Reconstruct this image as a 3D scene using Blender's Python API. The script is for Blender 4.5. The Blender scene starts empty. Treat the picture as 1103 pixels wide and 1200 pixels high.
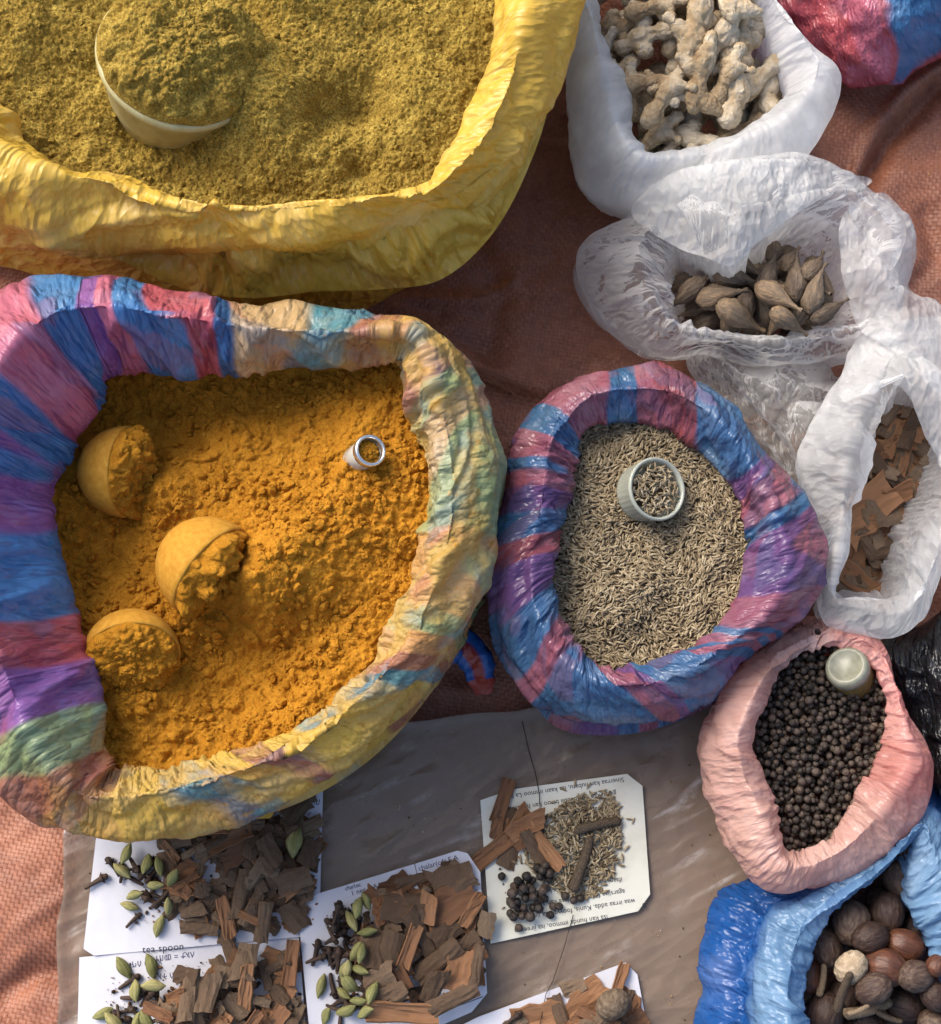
import bpy, bmesh, math, random
import numpy as np
from mathutils import Vector, Matrix, Euler, Quaternion

random.seed(7)
RNG = np.random.default_rng(11)
sc = bpy.context.scene
COL = sc.collection
PI = math.pi

# ------------------------------------------------------------------ camera
IMG_W, IMG_H = 1103.0, 1200.0
TILT = math.radians(12.0)
DIST = 0.98
FPX = 1782.0
CAM = np.array([0.0, -DIST * math.sin(TILT), DIST * math.cos(TILT)])
cam_d = bpy.data.cameras.new('camera')
cam = bpy.data.objects.new('camera', cam_d)
COL.objects.link(cam)
cam.location = CAM
cam.rotation_euler = (TILT, 0, 0)
cam_d.sensor_fit = 'HORIZONTAL'
cam_d.sensor_width = 36.0
cam_d.lens = 36.0 * FPX / IMG_W
cam_d.clip_start = 0.02
cam_d.clip_end = 50
sc.camera = cam

# ------------------------------------------------------------------ light
SUN_EL, SUN_AZ = math.radians(44), math.radians(-46)      # azimuth from +Y (far side) towards +X
w = bpy.data.worlds.new('World')
sc.world = w
w.use_nodes = True
nt = w.node_tree
for n in list(nt.nodes):
    nt.nodes.remove(n)
sky = nt.nodes.new('ShaderNodeTexSky')
sky.sky_type = 'NISHITA'
sky.sun_disc = False
sky.sun_elevation = SUN_EL
sky.sun_rotation = SUN_AZ
sky.air_density = 1.0
sky.dust_density = 4.0
bg = nt.nodes.new('ShaderNodeBackground')
bg.inputs['Strength'].default_value = 0.15
wo = nt.nodes.new('ShaderNodeOutputWorld')
nt.links.new(sky.outputs[0], bg.inputs[0])
nt.links.new(bg.outputs[0], wo.inputs[0])
sun_d = bpy.data.lights.new('sun', 'SUN')
sun_d.energy = 1.9
sun_d.angle = math.radians(36)
sun_d.color = (1.0, 0.95, 0.87)
sun = bpy.data.objects.new('sun', sun_d)
COL.objects.link(sun)
sdir = Vector((math.sin(SUN_AZ) * math.cos(SUN_EL), math.cos(SUN_AZ) * math.cos(SUN_EL), math.sin(SUN_EL)))
sun.rotation_euler = sdir.to_track_quat('Z', 'Y').to_euler()
sun.location = sdir * 3
vs = sc.view_settings
vs.view_transform = 'Standard'
vs.look = 'None'
vs.gamma = 1.0
vs.exposure = 0.72
vs.use_curve_mapping = False
sc.cycles.use_denoising = True
sc.cycles.transparent_max_bounces = 14
sc.cycles.max_bounces = 6
sc.cycles.diffuse_bounces = 3
sc.cycles.glossy_bounces = 2
sc.cycles.transmission_bounces = 4
sc.cycles.use_adaptive_sampling = True
sc.cycles.adaptive_threshold = 0.02
sc.cycles.caustics_reflective = False
sc.cycles.caustics_refractive = False

# ------------------------------------------------------------------ helpers
CT, ST = math.cos(TILT), math.sin(TILT)

def at(px, py, z=0.0):
    """photo pixel + known height above the ground -> world point"""
    x = (px - IMG_W / 2) / FPX
    y = -(py - IMG_H / 2) / FPX
    d = np.array([x, y * CT + ST, y * ST - CT])
    k = (z - CAM[2]) / d[2]
    return CAM + d * k

def tag(o, label=None, cat=None, group=None, kind=None):
    if label: o['label'] = label
    if cat: o['category'] = cat
    if group: o['group'] = group
    if kind: o['kind'] = kind
    return o

def mesh_np(name, V, F, smooth=True):
    V = np.asarray(V, dtype=np.float32); F = np.asarray(F, dtype=np.int32)
    me = bpy.data.meshes.new(name)
    n = F.shape[1]
    me.vertices.add(len(V)); me.vertices.foreach_set('co', V.ravel())
    me.loops.add(F.size); me.loops.foreach_set('vertex_index', F.ravel())
    me.polygons.add(len(F))
    me.polygons.foreach_set('loop_start', np.arange(0, F.size, n, dtype=np.int32))
    me.polygons.foreach_set('loop_total', np.full(len(F), n, dtype=np.int32))
    me.polygons.foreach_set('use_smooth', np.full(len(F), smooth, dtype=bool))
    me.update(calc_edges=True)
    return me

def set_uv(me, uv):
    lay = me.uv_layers.new(name='UVMap')
    li = np.empty(len(me.loops), dtype=np.int32); me.loops.foreach_get('vertex_index', li)
    lay.data.foreach_set('uv', np.asarray(uv, dtype=np.float32)[li].ravel())

def set_col(me, name, c):
    a = me.attributes.new(name, 'FLOAT_COLOR', 'POINT')
    c = np.asarray(c, dtype=np.float32)
    if c.shape[1] == 3: c = np.hstack([c, np.ones((len(c), 1), np.float32)])
    a.data.foreach_set('color', c.ravel())

def obj(name, me, mat=None, parent=None):
    o = bpy.data.objects.new(name, me)
    COL.objects.link(o)
    if mat is not None:
        if len(me.materials) == 0: me.materials.append(mat)
    if parent is not None: o.parent = parent
    return o

# --- numpy noise
_perm = np.random.default_rng(3).permutation(256).astype(np.int64)
_perm = np.concatenate([_perm, _perm, _perm])
_g3 = np.random.default_rng(5).normal(size=(256, 3)); _g3 /= np.linalg.norm(_g3, axis=1)[:, None]

def perlin(x, y, z):
    x, y, z = np.broadcast_arrays(np.asarray(x, float), np.asarray(y, float), np.asarray(z, float))
    xi, yi, zi = np.floor(x).astype(np.int64), np.floor(y).astype(np.int64), np.floor(z).astype(np.int64)
    xf, yf, zf = x - xi, y - yi, z - zi
    u, v, ww = [t * t * t * (t * (t * 6 - 15) + 10) for t in (xf, yf, zf)]
    xi &= 255; yi &= 255; zi &= 255
    def g(a, b, c):
        h = _perm[_perm[_perm[(xi + a) & 255] + ((yi + b) & 255)] + ((zi + c) & 255)]
        q = _g3[h & 255]
        return q[..., 0] * (xf - a) + q[..., 1] * (yf - b) + q[..., 2] * (zf - c)
    L = lambda a, b, t: a + (b - a) * t
    return 1.6 * L(L(L(g(0,0,0), g(1,0,0), u), L(g(0,1,0), g(1,1,0), u), v),
             L(L(g(0,0,1), g(1,0,1), u), L(g(0,1,1), g(1,1,1), u), v), ww)

def fbm(x, y, z=0.0, oct=4, gain=0.5):
    s = 0; a = 1.0; f = 1.0
    for i in range(oct):
        s = s + a * perlin(x * f + 17.3 * i, y * f + 5.1 * i, z * f + 2.7 * i); a *= gain; f *= 2.03
    return s

def ridged(x, y, z=0.0, oct=3, gain=0.5):
    s = 0; a = 1.0; f = 1.0
    for i in range(oct):
        s = s + a * (1 - 2 * np.abs(perlin(x * f + 9.7 * i, y * f + 3.3 * i, z * f + 1.9 * i))); a *= gain; f *= 2.1
    return s

def worley(x, y, seed=0):
    """2-D F1, F2 and cell id hash"""
    xi, yi = np.floor(x).astype(np.int64), np.floor(y).astype(np.int64)
    f1 = np.full(x.shape, 9.0); f2 = np.full(x.shape, 9.0); cid = np.zeros(x.shape)
    for a in (-1, 0, 1):
        for b in (-1, 0, 1):
            cx, cy = xi + a, yi + b
            h = _perm[_perm[(cx + seed) & 255] + (cy & 255)]
            h2 = _perm[h + ((cx * 7 + seed) & 255)]
            px = cx + h / 255.0; py = cy + h2 / 255.0
            d = np.hypot(x - px, y - py)
            m = d < f1
            f2 = np.where(m, f1, np.minimum(f2, d)); cid = np.where(m, h2 / 255.0, cid); f1 = np.where(m, d, f1)
    return f1, f2, cid

def worley3(x, y, z, seed=0):
    xi, yi, zi = [np.floor(q).astype(np.int64) for q in (x, y, z)]
    f1 = np.full(x.shape, 9.0)
    for a in (-1, 0, 1):
        for b in (-1, 0, 1):
            for c in (-1, 0, 1):
                cx, cy, cz = xi + a, yi + b, zi + c
                h = _perm[_perm[_perm[(cx + seed) & 255] + (cy & 255)] + (cz & 255)]
                h2 = _perm[h + 57]; h3 = _perm[h2 + 101]
                f1 = np.minimum(f1, (x - cx - h / 255.0) ** 2 + (y - cy - h2 / 255.0) ** 2 + (z - cz - h3 / 255.0) ** 2)
    return np.sqrt(f1)

_val = np.random.default_rng(9).uniform(-1, 1, 1024)
def facet(s, t, nper=1000003, seed=0):
    """piecewise flat triangles with sharp creases between them; periodic in s with nper cells"""
    i = np.floor(s).astype(np.int64); j = np.floor(t).astype(np.int64); f = s - i; g = t - j
    def h(a, b):
        q = np.mod(a, nper)
        return _val[(_perm[(_perm[(q + seed) & 255] + (b & 255)) & 255] + _perm[(q * 3 + b * 5 + seed * 7) & 255] * 2) & 1023]
    a, b, c, d = h(i, j), h(i + 1, j), h(i, j + 1), h(i + 1, j + 1)
    flip = (_perm[(np.mod(i, nper) * 13 + j * 7 + seed) & 255] & 1) == 0
    lo = a + (b - a) * f + (c - a) * g; hi = d + (c - d) * (1 - f) + (b - d) * (1 - g)
    A = np.where(f + g < 1, lo, hi)
    f2 = 1 - f
    lo2 = b + (a - b) * f2 + (d - b) * g; hi2 = c + (d - c) * (1 - f2) + (a - c) * (1 - g)
    return np.where(flip, A, np.where(f2 + g < 1, lo2, hi2))

def smooth(e0, e1, x):
    t = np.clip((x - e0) / (e1 - e0), 0, 1); return t * t * (3 - 2 * t)

def crom_closed(P, n):
    """periodic Catmull-Rom through rows of P (k,d) -> (n,d)"""
    P = np.asarray(P, float); k = len(P)
    s = np.arange(n) * k / n; i = np.floor(s).astype(int); t = (s - i)[:, None]
    p0, p1, p2, p3 = P[(i - 1) % k], P[i % k], P[(i + 1) % k], P[(i + 2) % k]
    return 0.5 * (2 * p1 + (p2 - p0) * t + (2 * p0 - 5 * p1 + 4 * p2 - p3) * t ** 2 + (3 * p1 - p0 - 3 * p2 + p3) * t ** 3)

def crom_open(P, n):
    """Catmull-Rom through a list of (m,3) arrays -> (n,m,3)"""
    P = [2 * P[0] - P[1]] + list(P) + [2 * P[-1] - P[-2]]
    k = len(P) - 3; out = []
    for j in range(n):
        s = j * k / (n - 1); i = min(int(s), k - 1); t = s - i
        p0, p1, p2, p3 = P[i], P[i + 1], P[i + 2], P[i + 3]
        out.append(0.5 * (2 * p1 + (p2 - p0) * t + (2 * p0 - 5 * p1 + 4 * p2 - p3) * t ** 2 + (3 * p1 - p0 - 3 * p2 + p3) * t ** 3))
    return np.array(out)

def grid_faces(nu, nv, closed_u=True):
    """verts indexed v*nu+u"""
    u = np.arange(nu if closed_u else nu - 1); v = np.arange(nv - 1)
    U, Vv = np.meshgrid(u, v); U = U.ravel(); Vv = Vv.ravel(); U2 = (U + 1) % nu
    return np.stack([Vv * nu + U, Vv * nu + U2, (Vv + 1) * nu + U2, (Vv + 1) * nu + U], 1)

def normals_of(P, closed_u=True):
    if closed_u:
        du = np.roll(P, -1, 1) - np.roll(P, 1, 1)
    else:
        du = np.gradient(P, axis=1)
    dv = np.gradient(P, axis=0)
    N = np.cross(dv, du); N /= (np.linalg.norm(N, axis=2)[..., None] + 1e-12)
    return N

def inside_poly(x, y, poly):
    c = np.zeros(x.shape, bool); n = len(poly); j = n - 1
    for i in range(n):
        xi, yi = poly[i][0], poly[i][1]; xj, yj = poly[j][0], poly[j][1]
        m = ((yi > y) != (yj > y)) & (x < (xj - xi) * (y - yi) / ((yj - yi) + 1e-15) + xi)
        c ^= m; j = i
    return c

# ------------------------------------------------------------------ node material helpers
class NM:
    def __init__(s, name):
        s.m = bpy.data.materials.new(name); s.m.use_nodes = True
        s.t = s.m.node_tree
        for n in list(s.t.nodes): s.t.nodes.remove(n)
        s.out = s.t.nodes.new('ShaderNodeOutputMaterial')
    def n(s, typ, **kw):
        nd = s.t.nodes.new(typ)
        for k, v in kw.items():
            if k.startswith('i_'):
                key = k[2:]; key = int(key) if key.isdigit() else key.replace('_', ' ')
                s.set(nd.inputs[key], v)
            else: setattr(nd, k, v)
        return nd
    def set(s, inp, v):
        if hasattr(v, 'is_linked') or isinstance(v, bpy.types.NodeSocket): s.t.links.new(v, inp)
        else:
            if isinstance(v, (tuple, list)) and len(v) == 3 and inp.type == 'RGBA': v = (*v, 1)
            if isinstance(v, (int, float)) and inp.type == 'RGBA': v = (v, v, v, 1)
            if isinstance(v, (int, float)) and inp.type == 'VECTOR': v = (v, v, v)
            inp.default_value = v
    def math(s, op, a, b=0.0, c=0.0, clamp=False):
        nd = s.n('ShaderNodeMath', operation=op, use_clamp=clamp)
        s.set(nd.inputs[0], a); s.set(nd.inputs[1], b); s.set(nd.inputs[2], c); return nd.outputs[0]
    def mix(s, f, a, b, blend='MIX'):
        nd = s.n('ShaderNodeMix', data_type='RGBA', blend_type=blend)
        s.set(nd.inputs['Factor'], f); s.set(nd.inputs[6], a); s.set(nd.inputs[7], b); return nd.outputs[2]
    def noise(s, vec, scale, detail=3, rough=0.5, typ='FBM', dist=0.0):
        nd = s.n('ShaderNodeTexNoise', noise_type=typ)
        if vec is not None: s.set(nd.inputs['Vector'], vec)
        nd.inputs['Scale'].default_value = scale; nd.inputs['Detail'].default_value = detail
        nd.inputs['Roughness'].default_value = rough; nd.inputs['Distortion'].default_value = dist
        return nd.outputs[0]
    def voro(s, vec, scale, feature='F1', out='Distance', rand=1.0):
        nd = s.n('ShaderNodeTexVoronoi', feature=feature)
        if vec is not None: s.set(nd.inputs['Vector'], vec)
        nd.inputs['Scale'].default_value = scale; nd.inputs['Randomness'].default_value = rand
        return nd.outputs[out]
    def ramp(s, f, stops, interp='LINEAR'):
        nd = s.n('ShaderNodeValToRGB'); s.set(nd.inputs[0], f)
        e = nd.color_ramp.elements; nd.color_ramp.interpolation = interp
        while len(e) < len(stops): e.new(0.5)
        for k, (p, c) in enumerate(stops):
            e[k].position = p; e[k].color = (*c, 1) if len(c) == 3 else c
        return nd.outputs[0]
    def mapr(s, f, a, b, c=0.0, d=1.0):
        nd = s.n('ShaderNodeMapRange'); s.set(nd.inputs[0], f)
        for i, v in enumerate((a, b, c, d)): s.set(nd.inputs[1 + i], v)
        return nd.outputs[0]
    def mapping(s, vec, scale=(1, 1, 1), rot=(0, 0, 0)):
        nd = s.n('ShaderNodeMapping'); s.set(nd.inputs[0], vec)
        nd.inputs['Scale'].default_value = scale; nd.inputs['Rotation'].default_value = rot
        return nd.outputs[0]
    def uv(s): return s.n('ShaderNodeUVMap', uv_map='UVMap').outputs[0]
    def objco(s): return s.n('ShaderNodeTexCoord').outputs['Object']
    def rnd(s): return s.n('ShaderNodeObjectInfo').outputs['Random']
    def attr(s, name): return s.n('ShaderNodeAttribute', attribute_name=name).outputs['Color']
    def bump(s, h, strength=0.5, dist=0.001, normal=None):
        nd = s.n('ShaderNodeBump'); s.set(nd.inputs['Height'], h)
        nd.inputs['Strength'].default_value = strength; nd.inputs['Distance'].default_value = dist
        if normal is not None: s.set(nd.inputs['Normal'], normal)
        return nd.outputs[0]
    def pbsdf(s, color, rough=0.5, normal=None, spec=0.5, **kw):
        nd = s.n('ShaderNodeBsdfPrincipled'); s.set(nd.inputs['Base Color'], color)
        s.set(nd.inputs['Roughness'], rough); s.set(nd.inputs['Specular IOR Level'], spec)
        if normal is not None: s.set(nd.inputs['Normal'], normal)
        for k, v in kw.items(): s.set(nd.inputs[k.replace('_', ' ')], v)
        return nd.outputs[0]
    def mixs(s, f, a, b):
        nd = s.n('ShaderNodeMixShader'); s.set(nd.inputs[0], f); s.set(nd.inputs[1], a); s.set(nd.inputs[2], b); return nd.outputs[0]
    def done(s, sh):
        s.t.links.new(sh, s.out.inputs[0]); return s.m

def plastic(name, color=None, attr=None, rough=0.3, transl=0.3, clear=0.0, crinkle=0.5, stretch=0.35, fine=1.0, spec=0.5, dust=False, white=0.22):
    """thin crinkled plastic film: base colour, light coming through, optional see-through share"""
    m = NM(name)
    uv = m.uv()
    c = m.attr(attr) if attr else color
    st = m.mapping(uv, (1, stretch, 1))
    wv = m.n('ShaderNodeVectorMath', operation='ADD', i_0=st, i_1=m.n('ShaderNodeVectorMath', operation='SCALE', i_0=m.n('ShaderNodeTexNoise', i_Scale=45.0, i_Detail=2.0, i_Vector=st).outputs[1], i_3=0.022).outputs[0]).outputs[0]
    v2 = m.voro(wv, 190 * fine)
    v3 = m.voro(m.mapping(uv, (1, 0.6, 1), (0, 0, 0.5)), 480 * fine)
    n4 = m.noise(wv, 60 * fine, 2, 0.5, 'RIDGED_MULTIFRACTAL')
    r1 = m.math('ADD', m.math('ADD', m.math('MULTIPLY', v2, 0.42), m.math('MULTIPLY', v3, 0.12)), m.math('MULTIPLY', n4, 0.16))
    b3 = m.bump(r1, crinkle, 0.0065 / fine)
    rr = m.mapr(m.noise(uv, 50, 2), 0.3, 0.7, rough * 0.75, rough * 1.4)
    vn = m.noise(uv, 24, 3, 0.6)
    var = m.mix(m.mapr(vn, 0.32, 0.6, 0.30, 0.0), c, m.mix(1.0, c, (0.6, 0.58, 0.58), 'MULTIPLY'))
    var = m.mix(m.math('MULTIPLY', m.mapr(vn, 0.5, 0.72), white), var, (0.80, 0.80, 0.80))
    if dust:
        rr = m.mix(m.attr('dust'), rr, 0.55)
    p = m.pbsdf(var, rr, b3, spec)
    tl = m.n('ShaderNodeBsdfTranslucent'); m.set(tl.inputs[0], var); m.set(tl.inputs[1], b3)
    sh = m.mixs(transl, p, tl.outputs[0])
    if clear > 0:
        tr = m.n('ShaderNodeBsdfTransparent'); tr.inputs[0].default_value = (0.97, 0.97, 0.97, 1)
        fr = m.n('ShaderNodeFresnel'); fr.inputs[0].default_value = 1.5; m.set(fr.inputs[1], b3)
        ml = m.mapr(vn, 0.3, 0.7, clear + 0.10, clear - 0.10)
        f = m.math('SUBTRACT', ml, m.math('MULTIPLY', fr.outputs[0], 0.42), clamp=True)
        sh = m.mixs(f, sh, tr.outputs[0])
    return m.done(sh)

# ------------------------------------------------------------------ bag builder
def ring_bag(name, stations, zi, zc, zo, fill, mat, nu=560, nv=110, pleat=0.0035, crump=0.002, wob=0.004, pf=40.0, cf=55.0,
             twist=4.0, wall_out=0.0, base_in=0.02, base_px=None, seed=0.0, colour=None, parent=None, over=None, soft=0.0, inner_out=0.012, crest=0.45, big=0.006, cs=1.0):
    """open bag: rolled rim between an inner and an outer contour, inner wall down below the filling,
    outer wall down to the ground.  zi/zc/zo scalars or one value for each station."""
    k = len(stations)
    f = lambda z: np.full(k, z, float) if np.isscalar(z) else np.asarray(z, float)
    zi, zc, zo = f(zi), f(zc), f(zo)
    I = np.array([at(s[0], s[1], zi[j]) for j, s in enumerate(stations)])
    O = np.array([at(s[2], s[3], zo[j]) for j, s in enumerate(stations)])
    I = crom_closed(I, nu); O = crom_closed(O, nu)
    zcc = crom_closed(zc[:, None], nu)[:, 0]
    ctr = I.mean(0)
    out = O - I; out[:, 2] = 0; out /= np.linalg.norm(out, axis=1)[:, None] + 1e-9
    rad = I - ctr; rad[:, 2] = 0; rad /= np.linalg.norm(rad, axis=1)[:, None] + 1e-9
    L = lambda a, b, t: a + (b - a) * t
    def zset(p, z): p = p.copy(); p[:, 2] = z; return p
    wdt = np.linalg.norm((O - I)[:, :2], axis=1)
    P = [zset(I + rad * inner_out * 1.2, fill - 0.035),
         zset(I + rad * inner_out * 0.6, np.minimum(fill - 0.004, I[:, 2] - 0.006)),
         I,
         zset(L(I, O, 0.16), L(I[:, 2], zcc, 0.72)),
         zset(L(I, O, 0.45), zcc),
         zset(L(I, O, 0.80), L(O[:, 2], zcc, 0.72)),
         O,
         zset(O - out * 0.006, O[:, 2] - 0.014)]
    if base_px is not None:
        B = crom_closed(np.array([at(b[0], b[1], 0.003) for b in base_px]), nu)
        P += [zset(L(P[-1], B, 0.35) + out * wall_out, O[:, 2] * 0.62), zset(L(P[-1], B, 0.8) + out * wall_out, O[:, 2] * 0.22), B]
    else:
        P += [zset(O - out * 0.006 + out * wall_out, O[:, 2] * 0.6), zset(O - out * base_in * 0.5 + out * wall_out, O[:, 2] * 0.25), zset(O - out * base_in, 0.003)]
    G = crom_open(P, nv)
    if soft < 0:                                    # folded flat instead of rolled: straight runs between the fold lines
        Q = [P[0], P[1], P[2], zset(L(I, O, crest), zcc), P[6]] + P[7:]
        k2 = len(Q) - 1; fl = []
        for j in range(nv):
            q = j * k2 / (nv - 1); i = min(int(q), k2 - 1); fl.append(L(Q[i], Q[i + 1], q - i))
        G = G * (1 + soft) + np.array(fl) * (-soft)
    G[..., 2] = np.maximum(G[..., 2], 0.003)
    # metric coordinates
    ds = np.linalg.norm(np.roll(G[nv // 2], -1, 0) - G[nv // 2], axis=1); s = np.concatenate([[0], np.cumsum(ds)[:-1]]); C = ds.sum()
    dt = np.linalg.norm(np.diff(G, axis=0), axis=2).mean(1); t = np.concatenate([[0], np.cumsum(dt)])
    S, T = np.meshgrid(s, t)
    R = C / (2 * PI); th = S / R
    # folds: facets with sharp ridges at two sizes, sparse pleats across the rim, a slow wobble
    N = normals_of(G)
    if N[nv * 2 // 5, :, 2].mean() < 0: N = -N
    kx, ky = np.cos(th) * R, np.sin(th) * R
    cth, sth = np.cos(th), np.sin(th)
    lean = fbm(cth * 2.2, sth * 2.2, seed, 2)
    tc = T - t[nv // 2]
    w1 = fbm(kx * 20, ky * 20, T * 20 + seed, 2); w2 = fbm(kx * 20 + 31, ky * 20, T * 20 + seed, 2)
    def lay(cell, aspect, shear, sd):
        n_ = max(6, int(round(C / cell)))
        u_ = (th / (2 * PI) + tc * shear / C) * n_ + 0.42 * w1 * 0.02 / cell
        return facet(u_, T / (cell * aspect) + 0.42 * w2 * 0.02 / cell + sd * 1.7, n_, sd)
    sd = int(seed * 10); iv = 2.0 / (len(P) - 1)
    d = big * 0.9 * lay(0.085 * cs, 0.42, 1.2 + lean * 2, sd + 1)
    d = d + pleat * 0.75 * lay(0.024 * cs, 3.4, 1.6 + lean * 3, sd + 2) + pleat * 0.55 * lay(0.040 * cs, 1.6, -1.8 + lean * 3, sd + 5)     # long slanting folds
    d = d + crump * 0.42 * lay(0.010 * cs, 3.2, 1.0 - lean * 3, sd + 3) + crump * 0.22 * lay(0.0065 * cs, 1.2, -0.6 + lean * 2, sd + 4)
    msk = smooth(0.0, 0.6, fbm(kx * 12, ky * 12, T * 8 + seed + 2, 2))
    tw = th + tc * twist * lean * 2.0
    d = d + pleat * 0.40 * msk * ridged(np.cos(tw) * R * pf, np.sin(tw) * R * pf, T * pf * 0.2 + seed, 1)
    edge_ = np.exp(-((np.arange(nv)[:, None] / (nv - 1) - iv) / 0.05) ** 2)      # the inner lip stays a clean curve
    d = d * (1 - 0.6 * edge_) * (1 - 0.5 * smooth(0.62, 0.8, np.arange(nv)[:, None] / (nv - 1)))
    d = d + wob * fbm(kx * 11, ky * 11, T * 11 + seed + 3, 2)
    if over is not None: d = d + over(th, T, t, S)
    fade = smooth(0.0, 0.012, G[..., 2] - 0.002)
    low = smooth(0, 0.02, T) # inner bottom
    G2 = G + N * (d * fade * low)[..., None]
    G2[..., 2] = np.maximum(G2[..., 2], 0.0025)
    me = mesh_np(name, G2.reshape(-1, 3), grid_faces(nu, nv)[:, ::-1])
    set_uv(me, np.stack([S.ravel(), T.ravel()], 1))
    if colour is not None:
        st = (np.arange(nu) * k / nu)[None, :] + np.zeros((nv, 1))
        colour(me, st.ravel(), (T / t[-1]).ravel(), kx.ravel(), ky.ravel(), T.ravel(), k)
    o = obj(name, me, mat, parent)
    return o, I

def dome_bag(name, contour_px, z_edge, z_top, mat, apex_px=None, nu=300, nv=90, crump=0.004, wob=0.006, cf=45.0, pf=30, pleat=0.003, seed=0.0, colour=None, power=0.55, wall_in=0.02):
    """closed tied-up or bulging bag: outline at z_edge, crown up to z_top, walls down to the ground"""
    O = crom_closed(np.array([at(p[0], p[1], z_edge) for p in contour_px]), nu)
    c = O.mean(0) if apex_px is None else at(apex_px[0], apex_px[1], z_top)
    rows = []
    for q in np.linspace(0.03, 1, nv * 2 // 3):
        p = c[None] * (1 - q) + O * q
        p[:, 2] = z_edge + (z_top - z_edge) * (1 - q ** 2.2) ** power
        rows.append(p)
    rad = O - c; rad[:, 2] = 0; rad /= np.linalg.norm(rad, axis=1)[:, None]
    for q in np.linspace(0, 1, nv // 3)[1:]:
        p = O - rad * wall_in * q * q; p = p.copy(); p[:, 2] = z_edge * (1 - q) + 0.003 * q
        rows.append(p)
    G = np.array(rows); nv = len(G)
    N = normals_of(G)
    if N[:, :, 2].mean() < 0: N = -N
    x, y, z = G[..., 0], G[..., 1], G[..., 2]
    th = np.arange(nu) / nu * 2 * PI
    t = np.concatenate([[0], np.cumsum(np.linalg.norm(np.diff(G, axis=0), axis=2).mean(1))])
    S, T = np.meshgrid(th * 0.08, t)
    wx = fbm(x * 20, y * 20, z * 20 + seed, 2) * 0.010; sd = int(seed * 10)
    p1, p2 = x + wx + z * 0.7, y - wx + z * 0.5
    d = crump * 1.5 * facet(p1 / 0.028, p2 / 0.034, seed=sd) + crump * facet((p1 + p2) / 0.016, (p2 - p1) / 0.022, seed=sd + 1) + crump * 0.5 * facet((p1 - 0.4 * p2) / 0.008, (p2 + 0.4 * p1) / 0.009, seed=sd + 2)
    d = d + wob * fbm(x * 12, y * 12, z * 12 + seed, 2) + pleat * 0.6 * ridged(p1 * pf, p2 * pf * 0.3, z * pf * 0.3, 1)
    d = d * smooth(0, 0.012, z - 0.002)
    G = G + N * d[..., None]; G[..., 2] = np.maximum(G[..., 2], 0.0025)
    V = np.vstack([G.reshape(-1, 3), G[0].mean(0)[None]])
    F = grid_faces(nu, nv)[:, ::-1]
    me = mesh_np(name, V, F)
    set_uv(me, V[:, :2] * 1.3 + V[:, 2:3] * 0.6)
    bm = bmesh.new(); bm.from_mesh(me); bm.verts.ensure_lookup_table()
    cv = bm.verts[len(V) - 1]; uvl = bm.loops.layers.uv.active
    for i in range(nu):
        fc = bm.faces.new((bm.verts[i], bm.verts[(i + 1) % nu], cv)); fc.smooth = True
    bm.to_mesh(me); bm.free()
    if colour is not None: colour(me, V)
    return obj(name, me, mat)

def key_colour(keys, k, slant=1.2, wig=0.35, edge=0.06):
    ks = np.array([q[0] for q in keys], float); cs = np.array([q[1] for q in keys], float)
    def fn(me, st, v, x, y, t, kk):
        rad_ = np.hypot(x, y) + 1e-9
        ln_ = fbm(x / rad_ * 2.6, y / rad_ * 2.6, 3.3, 2)
        s = st + (slant + 2.6 * ln_) * (v - 0.45) + wig * fbm(x * 9, y * 9, t * 9, 2) + 0.8 * ln_
        s = np.mod(s, kk)
        # boundaries half-way between neighbouring keys
        order = np.argsort(ks); a = ks[order]; c = cs[order]
        b = np.concatenate([[(a[-1] - kk + a[0]) / 2], (a[1:] + a[:-1]) / 2, [(a[-1] + a[0] + kk) / 2]])
        s = np.where(s < b[0], s + kk, s); s = np.where(s >= b[-1], s - kk, s)
        col = np.zeros((len(s), 3)); wsum = np.zeros(len(s))
        for i in range(len(a)):
            wt = smooth(b[i] - edge, b[i] + edge, s) * (1 - smooth(b[i + 1] - edge, b[i + 1] + edge, s)) + 1e-6
            col += wt[:, None] * c[i]; wsum += wt
        col /= wsum[:, None]
        lay = fbm(x * 22 + 5, y * 22, t * 22, 2)                       # the layer underneath shows through in patches
        c2 = np.where((np.mod(s * 1.37 + v * 9, 2.0) < 1.0)[:, None], np.array(BL) * 0.8, np.array(RD))
        pl_ = smooth(0.15, 0.3, np.sin(2 * PI * (t / 0.075) + 1.5 * fbm(x * 7, y * 7, t * 7 + 4, 2)))[:, None] * 0.30
        col = col * (1 - pl_) + (col * np.array((0.55, 0.65, 1.05)) + np.array((0.02, 0.02, 0.06))) * pl_   # crossing stripes of the plaid
        a_ = (smooth(0.1, 0.25, lay) * 0.28)[:, None]
        col = col * (1 - a_) + c2 * a_
        return col, s
    return fn

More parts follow.
